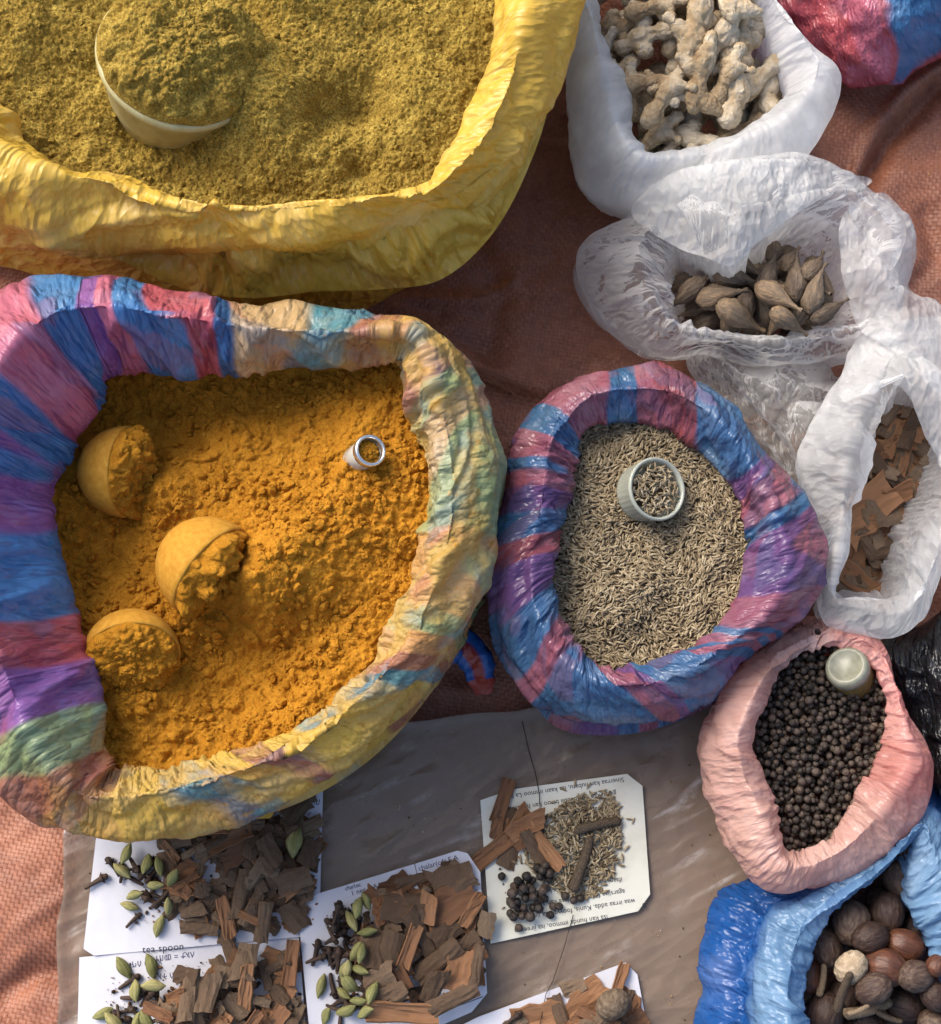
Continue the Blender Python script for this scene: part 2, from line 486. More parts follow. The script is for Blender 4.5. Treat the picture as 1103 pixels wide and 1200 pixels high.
# ------------------------------------------------------------------ powder height fields
def powder(name, contour, zfun, mat, res=0.0006, skirt=0.03, grow=0.006, jitter=0.0):
    """contour: (n,3) closed inner outline of the bag"""
    c = contour.mean(0)
    r = contour - c; L = np.linalg.norm(r[:, :2], axis=1)[:, None]
    poly = (c + r * (1 + grow / L))[:, :2]
    x0, y0 = poly.min(0) - res; x1, y1 = poly.max(0) + res
    xs = np.arange(x0, x1, res); ys = np.arange(y0, y1, res)
    X, Y = np.meshgrid(xs, ys)
    ins = inside_poly(X, Y, poly[::4])
    Z = zfun(X, Y)
    ny, nx = X.shape
    q = ins[:-1, :-1] & ins[1:, :-1] & ins[:-1, 1:] & ins[1:, 1:]
    a, b = np.nonzero(q)
    F = np.stack([a * nx + b, a * nx + b + 1, (a + 1) * nx + b + 1, (a + 1) * nx + b], 1)
    used = np.unique(F); remap = np.full(nx * ny, -1); remap[used] = np.arange(len(used))
    V = np.stack([X.ravel(), Y.ravel(), Z.ravel()], 1)[used]
    F = remap[F]
    # skirt straight down along the outline, so that the heap is a body
    e = np.concatenate([F[:, [0, 1]], F[:, [1, 2]], F[:, [2, 3]], F[:, [3, 0]]])
    key = np.sort(e, 1); kk = key[:, 0] * (len(V) + 1) + key[:, 1]
    uq, idx, cnt = np.unique(kk, return_index=True, return_counts=True)
    be = e[idx[cnt == 1]]
    bv = np.unique(be); lower = {int(v): len(V) + i for i, v in enumerate(bv)}
    V2 = V[bv].copy(); V2[:, 2] -= skirt
    F2 = np.array([[p[1], p[0], lower[int(p[0])], lower[int(p[1])]] for p in be])
    me = mesh_np(name, np.vstack([V, V2]), np.vstack([F, F2]))
    return obj(name, me, mat)

# ================================================================== THE SURFACE
def polydist(X, Y, pts):
    d = np.full(X.shape, 9.0); sg = np.zeros(X.shape)
    for a, b in zip(pts[:-1], pts[1:]):
        ax, ay = a[0], a[1]; bx, by = b[0] - ax, b[1] - ay
        t = np.clip(((X - ax) * bx + (Y - ay) * by) / (bx * bx + by * by), 0, 1)
        ex, ey = X - ax - t * bx, Y - ay - t * by
        q = np.hypot(ex, ey); m = q < d
        d = np.where(m, q, d); sg = np.where(m, np.sign(bx * ey - by * ex), sg)
    return d, sg

PX = lambda pts, z=0.0: [at(p[0], p[1], z) for p in pts]

def tarp_z(X, Y):
    h = 0.006 * fbm(X * 9, Y * 9, 0.3, 2) + 0.0022 * ridged(X * 16 + 3, Y * 22, 1.7, 3, 0.5) + 0.0008 * fbm(X * 70, Y * 70, 4.0, 2)
    for pts, wd, a in ((PX([(425, 330), (520, 400), (580, 440), (640, 455)]), 0.006, 0.007), (PX([(430, 345), (560, 350), (600, 330)]), 0.005, 0.005),
                       (PX([(20, 1085), (75, 1050)]), 0.004, 0.004), (PX([(0, 1165), (40, 1140), (75, 1145)]), 0.008, -0.008),
                       (PX([(540, 250), (585, 330), (570, 420)]), 0.010, -0.006), (PX([(1103, 95), (1045, 160), (1000, 235)]), 0.007, -0.012),
                       (PX([(1090, 250), (1103, 300), (1075, 330)]), 0.008, -0.006)):
        d, _ = polydist(X, Y, pts); h = h + a * np.exp(-(d / wd) ** 2)
    d, sg = polydist(X, Y, PX([(1130, 60), (1062, 105), (1025, 150), (1005, 200), (998, 260)]))
    h = h + 0.010 * np.exp(-(d / 0.004) ** 2) * (sg * 0 + 1)
    h = h - 0.0065
    return np.where(h > -0.001, -0.001 + 0.35 * np.tanh((h + 0.001) / 0.004) * 0.004 * 1.6, h)

m = NM('woven_tarp')
oc = m.objco()
warp = m.n('ShaderNodeVectorMath', operation='ADD', i_0=oc, i_1=m.n('ShaderNodeVectorMath', operation='SCALE', i_0=m.n('ShaderNodeTexNoise', i_Vector=oc, i_Scale=30.0).outputs[1], i_3=0.004).outputs[0]).outputs[0]
rotd = m.mapping(warp, (1, 1, 1), (0, 0, 0.16))
sx = m.n('ShaderNodeSeparateXYZ', i_0=rotd)
W = 1 / 0.0026
u_ = m.math('MULTIPLY', sx.outputs[0], W); v_ = m.math('MULTIPLY', sx.outputs[1], W)
chk = m.math('MODULO', m.math('ABSOLUTE', m.math('ADD', m.math('FLOOR', u_), m.math('FLOOR', v_))), 2.0)
su = m.math('ABSOLUTE', m.math('SINE', m.math('MULTIPLY', u_, PI))); sv = m.math('ABSOLUTE', m.math('SINE', m.math('MULTIPLY', v_, PI)))
hh = m.math('ADD', m.math('MULTIPLY', su, chk), m.math('MULTIPLY', sv, m.math('SUBTRACT', 1.0, chk)))
hh = m.math('POWER', hh, 0.5)
st = m.noise(oc, 9, 5, 0.62)
st2 = m.noise(oc, 55, 5, 0.7, 'FBM', 0.5)
col = m.ramp(st, [(0.30, (0.20, 0.070, 0.036)), (0.55, (0.32, 0.116, 0.058)), (0.75, (0.37, 0.142, 0.074))])
col = m.mix(m.mapr(st2, 0.42, 0.66, 0.0, 0.55), col, (0.15, 0.06, 0.04))
col = m.mix(m.math('MULTIPLY', m.math('SUBTRACT', 1.0, hh), 0.35), col, (0.10, 0.035, 0.022))
tapev = m.n('ShaderNodeTexWhiteNoise', noise_dimensions='2D', i_0=m.n('ShaderNodeCombineXYZ', i_0=m.math('FLOOR', u_), i_1=m.math('FLOOR', v_)).outputs[0])
col = m.mix(m.math('MULTIPLY', tapev.outputs[0], 0.16), col, (0.52, 0.25, 0.18))
b = m.bump(hh, 0.55, 0.0007); b = m.bump(st2, 0.35, 0.0016, b)
tarp_mat = m.done(m.pbsdf(col, 0.5, b, 0.4))
nx = 620
xs = np.linspace(-0.75, 0.75, nx); ys = np.linspace(-0.6, 0.95, nx)
X, Y = np.meshgrid(xs, ys)
me = mesh_np('ground_tarp', np.stack([X.ravel(), Y.ravel(), tarp_z(X, Y).ravel()], 1), grid_faces(nx, nx, False))
tag(obj('ground_tarp', me, tarp_mat), kind='structure')

# --- clear grey sheet laid over the tarp under the papers
m = NM('grey_film')
uv = m.uv()
st = m.mapping(uv, (1.0, 0.16, 1), (0, 0, 0.0))
r1 = m.noise(st, 62, 3, 0.5, 'RIDGED_MULTIFRACTAL', 0.4)
n1 = m.noise(uv, 9, 3)
n2 = m.noise(uv, 300, 4, 0.6)
vv_ = m.voro(m.mapping(uv, (1.0, 0.3, 1)), 150)
b = m.bump(r1, 0.25, 0.002); b = m.bump(vv_, 0.3, 0.0022, b); b = m.bump(n2, 0.3, 0.0007, b)
col = m.mix(m.mapr(n1, 0.35, 0.65), (0.19, 0.140, 0.100), (0.26, 0.192, 0.140))
dirt = m.noise(uv, 60, 5, 0.7)
col = m.mix(m.mapr(dirt, 0.55, 0.75, 0, 0.35), col, (0.24, 0.20, 0.165))
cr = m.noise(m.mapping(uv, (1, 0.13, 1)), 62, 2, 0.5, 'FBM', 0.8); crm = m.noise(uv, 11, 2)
crease_glint = m.math('MULTIPLY', m.mapr(cr, 0.59, 0.67), m.math('MULTIPLY', m.mapr(crm, 0.46, 0.58), m.mapr(m.noise(m.mapping(uv, (1, 0.35, 1)), 240, 4, 0.7), 0.38, 0.62)))
col = m.mix(m.math('MULTIPLY', crease_glint, 0.8), col, (0.66, 0.62, 0.58))  # white streaks painted into the colour for crease highlights and stress whitening
p = m.pbsdf(col, m.mapr(dirt, 0.3, 0.7, 0.22, 0.42), b, 0.5)
tr = m.n('ShaderNodeBsdfTransparent')
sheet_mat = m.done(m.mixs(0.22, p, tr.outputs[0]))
def sheet_z(X, Y):
    a = 0.5
    u = X * math.cos(a) + Y * math.sin(a); v = -X * math.sin(a) + Y * math.cos(a)
    mod = smooth(0.1, 0.5, fbm(u * 12, v * 12, 5.0, 2) + 0.2)
    w_ = 0.006 * fbm(X * 30, Y * 30, 8.0, 2)
    z = 0.0036 + 0.0011 * mod * np.maximum(ridged(u * 7, (v + w_) * 42, 2.0, 1, 0.5), 0.0)
    z = z + 0.0009 * mod * facet((u + w_) / 0.06, (v - w_) / 0.016, seed=5) + 0.0002 * facet((u - w_) / 0.014, (v + w_) / 0.006, seed=9) * (0.4 + mod)
    return z + 0.0004 * fbm(X * 60, Y * 60, 1, 2)
cl = at(74, 1100, 0.004); c0 = at(74, 1330, 0.004)
nx, ny = 560, 440
U, V_ = np.meshgrid(np.linspace(0, 1, nx), np.linspace(0, 1, ny))
left = at(76, 1000, 0.004)[0]; right = at(905, 1000, 0.004)[0]; bot = at(500, 1300, 0.004)[1]
topl = at(76, 900, 0.004)[1]; topr = at(905, 795, 0.004)[1]
X = left + (right - left) * U + 0.0025 * fbm(V_ * 5, U * 0, 3.0, 2) * (1 - U); top_e = topl + (topr - topl) * U + 0.006 * fbm(U * 5, U * 0, 7.0, 2)
Y = bot + (top_e - bot) * V_
Z = sheet_z(X, Y) + 0.003 * np.exp(-((U) * 0.45 / 0.006) ** 2) + 0.003 * np.exp(-((1 - V_) * 0.2 / 0.004) ** 2)
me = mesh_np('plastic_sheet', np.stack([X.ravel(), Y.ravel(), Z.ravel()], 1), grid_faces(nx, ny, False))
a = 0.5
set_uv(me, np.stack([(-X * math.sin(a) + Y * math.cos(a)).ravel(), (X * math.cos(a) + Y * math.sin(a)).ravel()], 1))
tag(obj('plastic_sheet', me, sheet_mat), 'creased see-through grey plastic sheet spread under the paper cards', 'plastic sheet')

# ================================================================== BAGS
BL, DB, PK, RD, PU = (0.075, 0.24, 0.48), (0.045, 0.14, 0.31), (0.60, 0.17, 0.24), (0.50, 0.10, 0.12), (0.30, 0.12, 0.35)
TE, BR, BG_, GR, OR, YE = (0.07, 0.27, 0.33), (0.40, 0.15, 0.09), (0.62, 0.42, 0.20), (0.32, 0.42, 0.20), (0.62, 0.30, 0.10), (0.78, 0.50, 0.06)
TURM = np.array((0.62, 0.30, 0.022))

mat_yellow = plastic('yellow_plastic', (0.80, 0.52, 0.075), rough=0.32, transl=0.30, crinkle=0.75, stretch=0.5, fine=0.6, white=0.10)
mat_plaid_s = plastic('stained_plaid_plastic', attr='Col', rough=0.22, transl=0.32, crinkle=0.95, dust=True, fine=0.75, white=0.10)
mat_plaid = plastic('plaid_plastic', attr='Col', rough=0.19, transl=0.32, crinkle=0.75, dust=True, white=0.16)
mat_white = plastic('white_plastic', (0.95, 0.95, 0.94), rough=0.20, transl=0.60, clear=0.16, crinkle=0.5, fine=0.7, white=0.0)
mat_clear = plastic('clear_film', (0.94, 0.94, 0.93), rough=0.11, transl=0.58, clear=0.70, crinkle=0.6, stretch=0.75, fine=0.75, white=0.0)
mat_milky = plastic('milky_film', (0.95, 0.95, 0.94), rough=0.13, transl=0.55, clear=0.50, crinkle=0.8, stretch=0.6, fine=0.7, white=0.0)
mat_pink = plastic('pink_plastic', attr='Col', rough=0.22, transl=0.42, clear=0.10, crinkle=0.75, dust=True, white=0.2)
mat_blue = plastic('blue_plastic', attr='Col', rough=0.18, transl=0.35, clear=0.16, crinkle=0.8, dust=True, white=0.14)
mat_black = plastic('black_plastic', (0.012, 0.012, 0.014), rough=0.18, transl=0.05, crinkle=0.9, white=0.0)

# --- yellow sack
Y_ST = [(-60, 40, -150, 90), (10, 150, -60, 215), (75, 204, 40, 262), (150, 206, 130, 285), (225, 236, 225, 298), (285, 243, 320, 302), (345, 237, 400, 296),
        (410, 240, 480, 280), (470, 235, 560, 250), (520, 192, 625, 196), (556, 125, 660, 120), (580, 50, 680, 20), (590, -60, 690, -90),
        (560, -180, 640, -220), (450, -330, 500, -400), (250, -400, 250, -480), (50, -340, 0, -400), (-60, -160, -150, -190)]
Y_BASE = [(-150, 150), (-70, 285), (30, 318), (110, 340), (210, 362), (330, 384), (400, 374), (470, 340), (540, 295), (585, 240), (610, 150), (620, 50), (620, -40), (590, -150), (480, -300), (250, -360), (30, -300), (-130, -100)]
def y_over(th, T, t, S):
    return 0
o, Y_IN = ring_bag('yellow_sack', Y_ST, 0.150, 0.176, 0.142, 0.135, mat_yellow, nu=900, nv=150, pleat=0.0068, crump=0.0048, wob=0.005, pf=26, cf=42, twist=4.0, base_px=Y_BASE, seed=1.0, inner_out=0.03, big=0.009, soft=-0.4, crest=0.35, cs=1.5)
tag(o, 'large yellow plastic sack with rolled rim holding olive-yellow ground spice', 'sack')

def lumps(X, Y, size, seed, keep=0.35):
    f1, f2, cid = worley(X / size, Y / size, seed)
    return np.maximum(0, 1 - (f1 / 0.60) ** 3) * (cid > keep) * (0.4 + 0.6 * cid)
def pz(px, py, z): return at(px, py, z)[:2]
def blob(X, Y, px, py, z, r, h, pw=1.0):
    c = pz(px, py, z); d = np.hypot(X - c[0], Y - c[1]); return h * np.exp(-(d / r) ** 2 * pw)

def yz(X, Y):
    h = 0.138 + 0.008 * fbm(X * 14, Y * 14, 0.5, 2)
    h = h + 0.0042 * fbm(X * 42, Y * 42, 1.5, 3)
    h = h + blob(X, Y, 300, 110, 0.14, 0.035, 0.016) + blob(X, Y, 290, 150, 0.14, 0.030, 0.010) + blob(X, Y, 40, 40, 0.14, 0.05, 0.012) - blob(X, Y, 425, 118, 0.14, 0.016, 0.018)
    h = h - blob(X, Y, 380, 130, 0.14, 0.014, 0.014) - blob(X, Y, 420, 190, 0.14, 0.010, 0.010) + blob(X, Y, 470, 130, 0.14, 0.030, 0.008) - blob(X, Y, 200, 200, 0.14, 0.035, 0.010)
    h = h + blob(X, Y, 330, 190, 0.14, 0.018, 0.006)
    cr = fbm(X * 20, Y * 20, 9.0, 2)
    h = h + 0.0022 * lumps(X, Y, 0.0075, 3, 0.55) * smooth(-0.2, 0.5, cr) + 0.0014 * lumps(X, Y, 0.0035, 9, 0.3) + 0.0008 * lumps(X, Y, 0.0018, 21, 0.2)
    return h + 0.0005 * RNG.normal(size=X.shape) * 0.7

def powder_mat(name, dark, mid, light, grain=900.0, bump=0.6):
    m = NM(name); oc = m.objco()
    a = m.noise(oc, grain, 3, 0.7); b_ = m.noise(oc, grain * 0.12, 4, 0.6)
    f = m.math('ADD', m.math('MULTIPLY', a, 0.62), m.math('MULTIPLY', b_, 0.38))
    col = m.ramp(f, [(0.34, dark), (0.5, mid), (0.66, light)])
    g = m.voro(oc, grain * 0.55)
    b1 = m.bump(a, bump, 0.0012); b1 = m.bump(g, bump * 0.5, 0.0010, b1)
    return m.done(m.pbsdf(col, 0.95, b1, 0.12))
mat_olive = powder_mat('olive_ground_spice', (0.13, 0.078, 0.014), (0.30, 0.195, 0.035), (0.60, 0.44, 0.10), 800.0, 0.9)
mat_turm = powder_mat('turmeric_powder', (0.26, 0.098, 0.008), (0.42, 0.180, 0.014), (0.60, 0.29, 0.035), 1300.0, 0.5)
o = powder('ground_spice', Y_IN, yz, mat_olive, res=0.0007, skirt=0.02, grow=0.02)
tag(o, 'olive-yellow coarse ground spice filling the yellow sack', 'spice', kind='stuff')

# --- turmeric sack
T_ST = [(135, 445, 110, 338), (220, 443, 210, 352), (300, 437, 310, 378), (400, 432, 420, 390), (470, 428, 503, 396), (481, 490, 548, 440), (493, 550, 578, 520),
        (496, 620, 579, 600), (478, 695, 562, 690), (435, 765, 525, 775), (380, 825, 455, 855), (310, 868, 385, 905), (230, 890, 292, 955), (150, 904, 150, 982), (128, 893, 62, 962),
        (116, 810, -20, 900), (96, 720, -60, 760), (66, 600, -70, 620), (95, 530, -50, 450), (125, 480, 20, 356)]
T_ZC = [0.185, 0.178, 0.166, 0.16, 0.155, 0.15, 0.15, 0.15, 0.15, 0.15, 0.15, 0.15, 0.152, 0.155, 0.165, 0.18, 0.195, 0.20, 0.20, 0.195]
tkeys = [(0.0, PK), (0.75, BL), (1.4, RD), (1.85, DB), (2.15, BG_), (2.6, TE), (3.1, BR), (3.8, BR), (4.3, TE), (4.8, BR), (5.3, GR), (6.0, BG_), (6.7, GR), (7.4, OR),
         (8.2, GR), (8.9, OR), (9.4, BR), (9.9, TE), (10.4, YE), (11.0, BR), (11.6, YE), (12.1, TE), (12.6, YE), (13.2, OR), (13.8, BR), (14.3, GR), (14.9, PU), (15.5, RD), (16.2, BL), (17.0, PU), (17.7, BL), (18.4, PK), (19.0, BL), (19.6, PU)]
tfn = key_colour(tkeys, 20, slant=0.5, wig=0.35, edge=0.05)
def tcol(me, st, v, x, y, t, k):
    c, s = tfn(me, st, v, x, y, t, k)
    reg = smooth(1.6, 4.2, st) * (1 - smooth(12.8, 14.8, st))
    n = fbm(x * 30, y * 30, t * 30, 4, 0.6)
    dm = np.clip(reg * (0.22 + 0.85 * n), 0, 0.8) + 0.10 * reg
    inner = smooth(0.40, 0.15, v) * reg * 0.4
    dm = np.clip(dm + inner, 0, 0.9) * (1 - 0.55 * smooth(0.52, 0.62, v))
    c = c * (1 - dm[:, None]) + np.array((0.66, 0.43, 0.10)) * dm[:, None]
    sp = smooth(0.55, 0.8, fbm(x * 160, y * 160, t * 160, 2)) * reg * 0.7
    c = c * (1 - sp[:, None]) + TURM * sp[:, None]
    g_ = c.mean(1, keepdims=True); c = (c * 0.97 + g_ * 0.03) * 1.04
    set_col(me, 'Col', c); set_col(me, 'dust', np.repeat(np.clip(reg * 0.55 + dm * 0.5, 0, 1)[:, None], 3, 1))
o, T_IN = ring_bag('turmeric_sack', T_ST, 0.123, T_ZC, 0.118, 0.108, mat_plaid_s, nu=900, nv=150, pleat=0.0060, crump=0.0048, wob=0.004, pf=34, cf=52, twist=4.0, inner_out=0.03, big=0.008, seed=4.0, colour=tcol, wall_out=0.004, soft=-0.45, cs=1.35)
tag(o, 'blue and red plaid plastic sack stained yellow, rolled open around turmeric', 'sack')
tsack = o

def tz(X, Y):
    h = 0.109 + 0.009 * fbm(X * 15, Y * 15, 2.5, 2)
    h = h + blob(X, Y, 390, 620, 0.11, 0.045, 0.013) + blob(X, Y, 460, 560, 0.11, 0.04, 0.008) - blob(X, Y, 270, 780, 0.11, 0.035, 0.014) + blob(X, Y, 350, 855, 0.11, 0.03, 0.006)
    h = h - blob(X, Y, 200, 490, 0.11, 0.03, 0.006) + blob(X, Y, 270, 520, 0.11, 0.018, 0.008) - blob(X, Y, 120, 650, 0.11, 0.03, 0.008) + blob(X, Y, 340, 665, 0.11, 0.022, 0.008)
    h = h - blob(X, Y, 345, 745, 0.11, 0.016, 0.007) - blob(X, Y, 170, 490, 0.11, 0.045, 0.020) - blob(X, Y, 310, 455, 0.11, 0.040, 0.014) - blob(X, Y, 110, 640, 0.11, 0.035, 0.012) - blob(X, Y, 270, 800, 0.11, 0.035, 0.010)
    h = h + blob(X, Y, 305, 690, 0.115, 0.021, 0.019) + blob(X, Y, 345, 660, 0.115, 0.026, 0.010) + blob(X, Y, 195, 570, 0.11, 0.016, 0.016) + blob(X, Y, 160, 810, 0.11, 0.02, 0.006)
    h = h + 0.0026 * fbm(X * 60, Y * 60, 3.5, 3)
    wx = X + 0.0016 * fbm(X * 110, Y * 110, 1.0, 2); wy = Y + 0.0016 * fbm(X * 110, Y * 110, 6.0, 2)
    cr = fbm(X * 22, Y * 22, 7.0, 2)
    cake = smooth(0.15, 0.6, cr + 0.2)
    kx_ = X + 0.005 * fbm(X * 55, Y * 55, 1.0, 3); ky_ = Y + 0.005 * fbm(X * 55, Y * 55, 6.0, 3)
    f1, f2, cid = worley(kx_ / 0.019, ky_ / 0.019, 5)
    h = h - 0.0026 * np.exp(-((f2 - f1) / 0.05) ** 2) * cake * smooth(-0.2, 0.3, fbm(X * 50, Y * 50, 12.0, 2)) + 0.0022 * (cid - 0.5) * cake
    cl = smooth(-0.45, 0.25, -cr)
    h = h + (0.0034 * lumps(wx, wy, 0.0105, 3, 0.72) + 0.0026 * lumps(wx, wy, 0.006, 13, 0.55)) * cl
    h = h + 0.0015 * lumps(wx, wy, 0.0033, 31, 0.45) * smooth(-0.5, 0.2, -cr + 0.1)
    h = h + 0.0008 * lumps(X, Y, 0.0016, 41, 0.3)
    return h + 0.00012 * RNG.normal(size=X.shape)
o = powder('turmeric_powder', T_IN, tz, mat_turm, res=0.00062, skirt=0.03, grow=0.02)
tag(o, 'crumbly orange-yellow turmeric powder filling the plaid sack', 'turmeric', kind='stuff')

# --- cumin sack
C_ST = [(725, 500, 720, 427), (775, 505, 785, 430), (820, 535, 850, 465), (852, 580, 900, 525), (867, 630, 945, 585), (866, 685, 976, 655), (838, 735, 955, 720), (795, 763, 890, 775),
        (745, 780, 825, 830), (690, 779, 740, 850), (668, 745, 650, 840), (650, 690, 590, 775), (657, 640, 570, 690), (672, 590, 578, 600), (680, 545, 590, 510), (695, 512, 645, 448)]
ckeys = [(0.0, BL), (0.8, PK), (1.5, RD), (2.25, BL), (2.8, PU), (3.5, PK), (4.3, BL), (4.8, PU), (5.4, PK), (5.8, BL), (6.3, PK), (6.8, BL), (7.3, PK), (7.8, BL),
         (8.2, PU), (8.8, PK), (9.4, BL), (10.0, PK), (10.6, BL), (11.3, PU), (12.0, RD), (12.7, BL), (13.2, PU), (13.8, PK), (14.35, BL), (14.9, PK), (15.4, BL)]
cfn = key_colour(ckeys, 16, slant=0.5, wig=0.35, edge=0.05)
def ccol(me, st, v, x, y, t, k):
    c, s = cfn(me, st, v, x, y, t, k)
    g_ = c.mean(1, keepdims=True); c = (c * 0.88 + g_ * 0.12) * 0.66; set_col(me, 'Col', c); set_col(me, 'dust', np.zeros_like(c))
o, C_IN = ring_bag('cumin_sack', C_ST, 0.085, 0.112, 0.080, 0.068, mat_plaid, nu=760, nv=150, pleat=0.0042, crump=0.0030, wob=0.003, pf=40, cf=62, twist=4.0, inner_out=0.03, big=0.006, seed=8.0, colour=ccol, soft=-0.4)
tag(o, 'pink and blue plaid plastic bag with thick rolled rim around cumin seeds', 'bag')

# --- pepper bag
P_ST = [(942, 765, 948, 735), (918, 790, 880, 765), (900, 825, 832, 820), (884, 880, 815, 880), (912, 945, 838, 962), (919, 988, 880, 1035), (940, 992, 935, 1046), (975, 968, 1000, 1022), (1005, 925, 1060, 972),
        (1028, 885, 1090, 902), (1036, 845, 1068, 842), (1035, 800, 1048, 790), (1015, 768, 1034, 752), (970, 755, 985, 728)]
def pcol(me, st, v, x, y, t, k):
    n = fbm(x * 25, y * 25, t * 25, 3)
    f = np.clip(smooth(6.5, 9.5, st) * (1 - smooth(12.5, 14, st)) * 0.55 + 0.22 * n, 0, 1)[:, None]
    c = np.array((0.80, 0.50, 0.42)) * (1 - f) + np.array((0.78, 0.22, 0.20)) * f
    set_col(me, 'Col', c); set_col(me, 'dust', np.zeros_like(c))
o, P_IN = ring_bag('pepper_bag', P_ST, 0.066, [0.074, 0.082, 0.088, 0.088, 0.086, 0.084, 0.084, 0.084, 0.084, 0.084, 0.08, 0.074, 0.072, 0.07], 0.056, 0.052, mat_pink, nu=560, nv=130, pleat=0.0036, crump=0.0026, wob=0.003, pf=44, cf=70, twist=4.0, inner_out=0.02, seed=14.0, colour=pcol, soft=-0.4)
tag(o, 'pale pink plastic bag rolled open around black peppercorns', 'bag')

# --- nutmeg bag
N_ST = [(1068, 985, 1070, 940), (1035, 1022, 1010, 1000), (988, 1062, 945, 1042), (960, 1100, 897, 1066), (947, 1150, 880, 1115), (946, 1210, 872, 1185), (962, 1275, 880, 1285), (1020, 1310, 1000, 1370),
        (1100, 1300, 1130, 1360), (1140, 1230, 1190, 1250), (1104, 1140, 1175, 1120), (1070, 1060, 1135, 1000), (1066, 1012, 1100, 950)]
def ncol(me, st, v, x, y, t, k):
    f = np.clip(smooth(0.50, 0.66, v) + 0.25 * fbm(x * 25, y * 25, t * 25, 3), 0, 1)[:, None]
    c = np.array((0.22, 0.40, 0.62)) * (1 - f) + np.array((0.02, 0.13, 0.45)) * f
    set_col(me, 'Col', c); set_col(me, 'dust', np.zeros_like(c))
o, N_IN = ring_bag('nutmeg_bag', N_ST, 0.056, 0.074, 0.052, 0.042, mat_blue, nu=560, nv=130, pleat=0.0040, crump=0.0030, wob=0.003, pf=44, cf=70, twist=3.0, seed=19.0, colour=ncol, wall_out=0.016, base_in=-0.008, soft=-0.4)
tag(o, 'blue plastic bag rolled open around whole nutmegs', 'bag')

# --- ginger bag
G_ST = [(700, -40, 640, -20), (712, 40, 655, 80), (735, 110, 660, 172), (753, 176, 705, 228), (790, 178, 770, 235), (850, 166, 850, 222), (905, 138, 935, 188), (922, 105, 987, 100), (903, 60, 955, 62), (884, 10, 905, 15), (872, -40, 892, -45), (790, -110, 790, -160)]
o, G_IN = ring_bag('ginger_bag', G_ST, 0.080, [0.10, 0.10, 0.10, 0.098, 0.095, 0.098, 0.104, 0.108, 0.106, 0.10, 0.10, 0.10], [0.05, 0.045, 0.05, 0.06, 0.072, 0.075, 0.078, 0.08, 0.07, 0.06, 0.06, 0.06], 0.060, mat_white, nu=600, nv=130, pleat=0.0032, crump=0.0022, wob=0.003, pf=30, cf=46, twist=3.0, seed=23.0, soft=-0.55, crest=0.40, cs=1.5)
tag(o, 'white plastic bag folded open around dried ginger roots', 'bag')

# --- korarima bag
K_ST = [(797, 290, 735, 243), (825, 299, 790, 198), (856, 308, 860, 187), (886, 280, 935, 188), (930, 258, 1000, 202), (975, 262, 1030, 222), (1000, 300, 1074, 265), (1003, 345, 1066, 335), (990, 382, 1040, 402),
        (950, 395, 975, 416), (895, 402, 890, 426), (840, 394, 835, 413), (800, 381, 762, 418), (788, 355, 703, 378), (786, 325, 668, 322), (787, 302, 680, 280)]
o, K_IN = ring_bag('cardamom_bag', K_ST, [0.070, 0.082, 0.086, 0.086, 0.08, 0.076, 0.074, 0.07, 0.066, 0.062, 0.06, 0.06, 0.06, 0.06, 0.062, 0.064],
                   [0.082, 0.100, 0.108, 0.104, 0.098, 0.094, 0.09, 0.086, 0.078, 0.072, 0.070, 0.068, 0.070, 0.072, 0.074, 0.076],
                   [0.052, 0.088, 0.098, 0.092, 0.078, 0.066, 0.055, 0.05, 0.05, 0.052, 0.052, 0.050, 0.034, 0.022, 0.020, 0.030], 0.040, mat_clear, nu=600, nv=130, pleat=0.0040, crump=0.0034, wob=0.004, pf=30, cf=44, twist=2.5, seed=29.0, inner_out=-0.012, soft=-0.7, crest=0.35, cs=1.6)
tag(o, 'crumpled clear plastic bag with flared mouth around dark cardamom pods', 'bag'); kbag = o

# --- cinnamon bag
B_ST = [(1055, 447, 1010, 398), (1022, 500, 963, 490), (1010, 560, 938, 550), (992, 630, 950, 640), (977, 690, 960, 725), (1015, 699, 1000, 748), (1056, 696, 1046, 758), (1068, 652, 1090, 732), (1090, 597, 1112, 670), (1112, 552, 1160, 600), (1132, 490, 1190, 500), (1106, 442, 1150, 380), (1080, 432, 1078, 368)]
o, B_IN = ring_bag('cinnamon_bag', B_ST, 0.066, [0.088, 0.09, 0.09, 0.086, 0.08, 0.082, 0.084, 0.084, 0.084, 0.084, 0.084, 0.086, 0.088], [0.062, 0.066, 0.066, 0.06, 0.058, 0.062, 0.066, 0.06, 0.058, 0.055, 0.055, 0.058, 0.06], 0.034, mat_milky, nu=560, nv=130, pleat=0.0036, crump=0.0024, wob=0.004, pf=26, cf=40, twist=2.5, seed=37.0, inner_out=-0.008, soft=-0.6, crest=0.4, cs=1.6)
tag(o, 'milky clear plastic bag with folded rim around cinnamon bark pieces', 'bag'); bbag = o

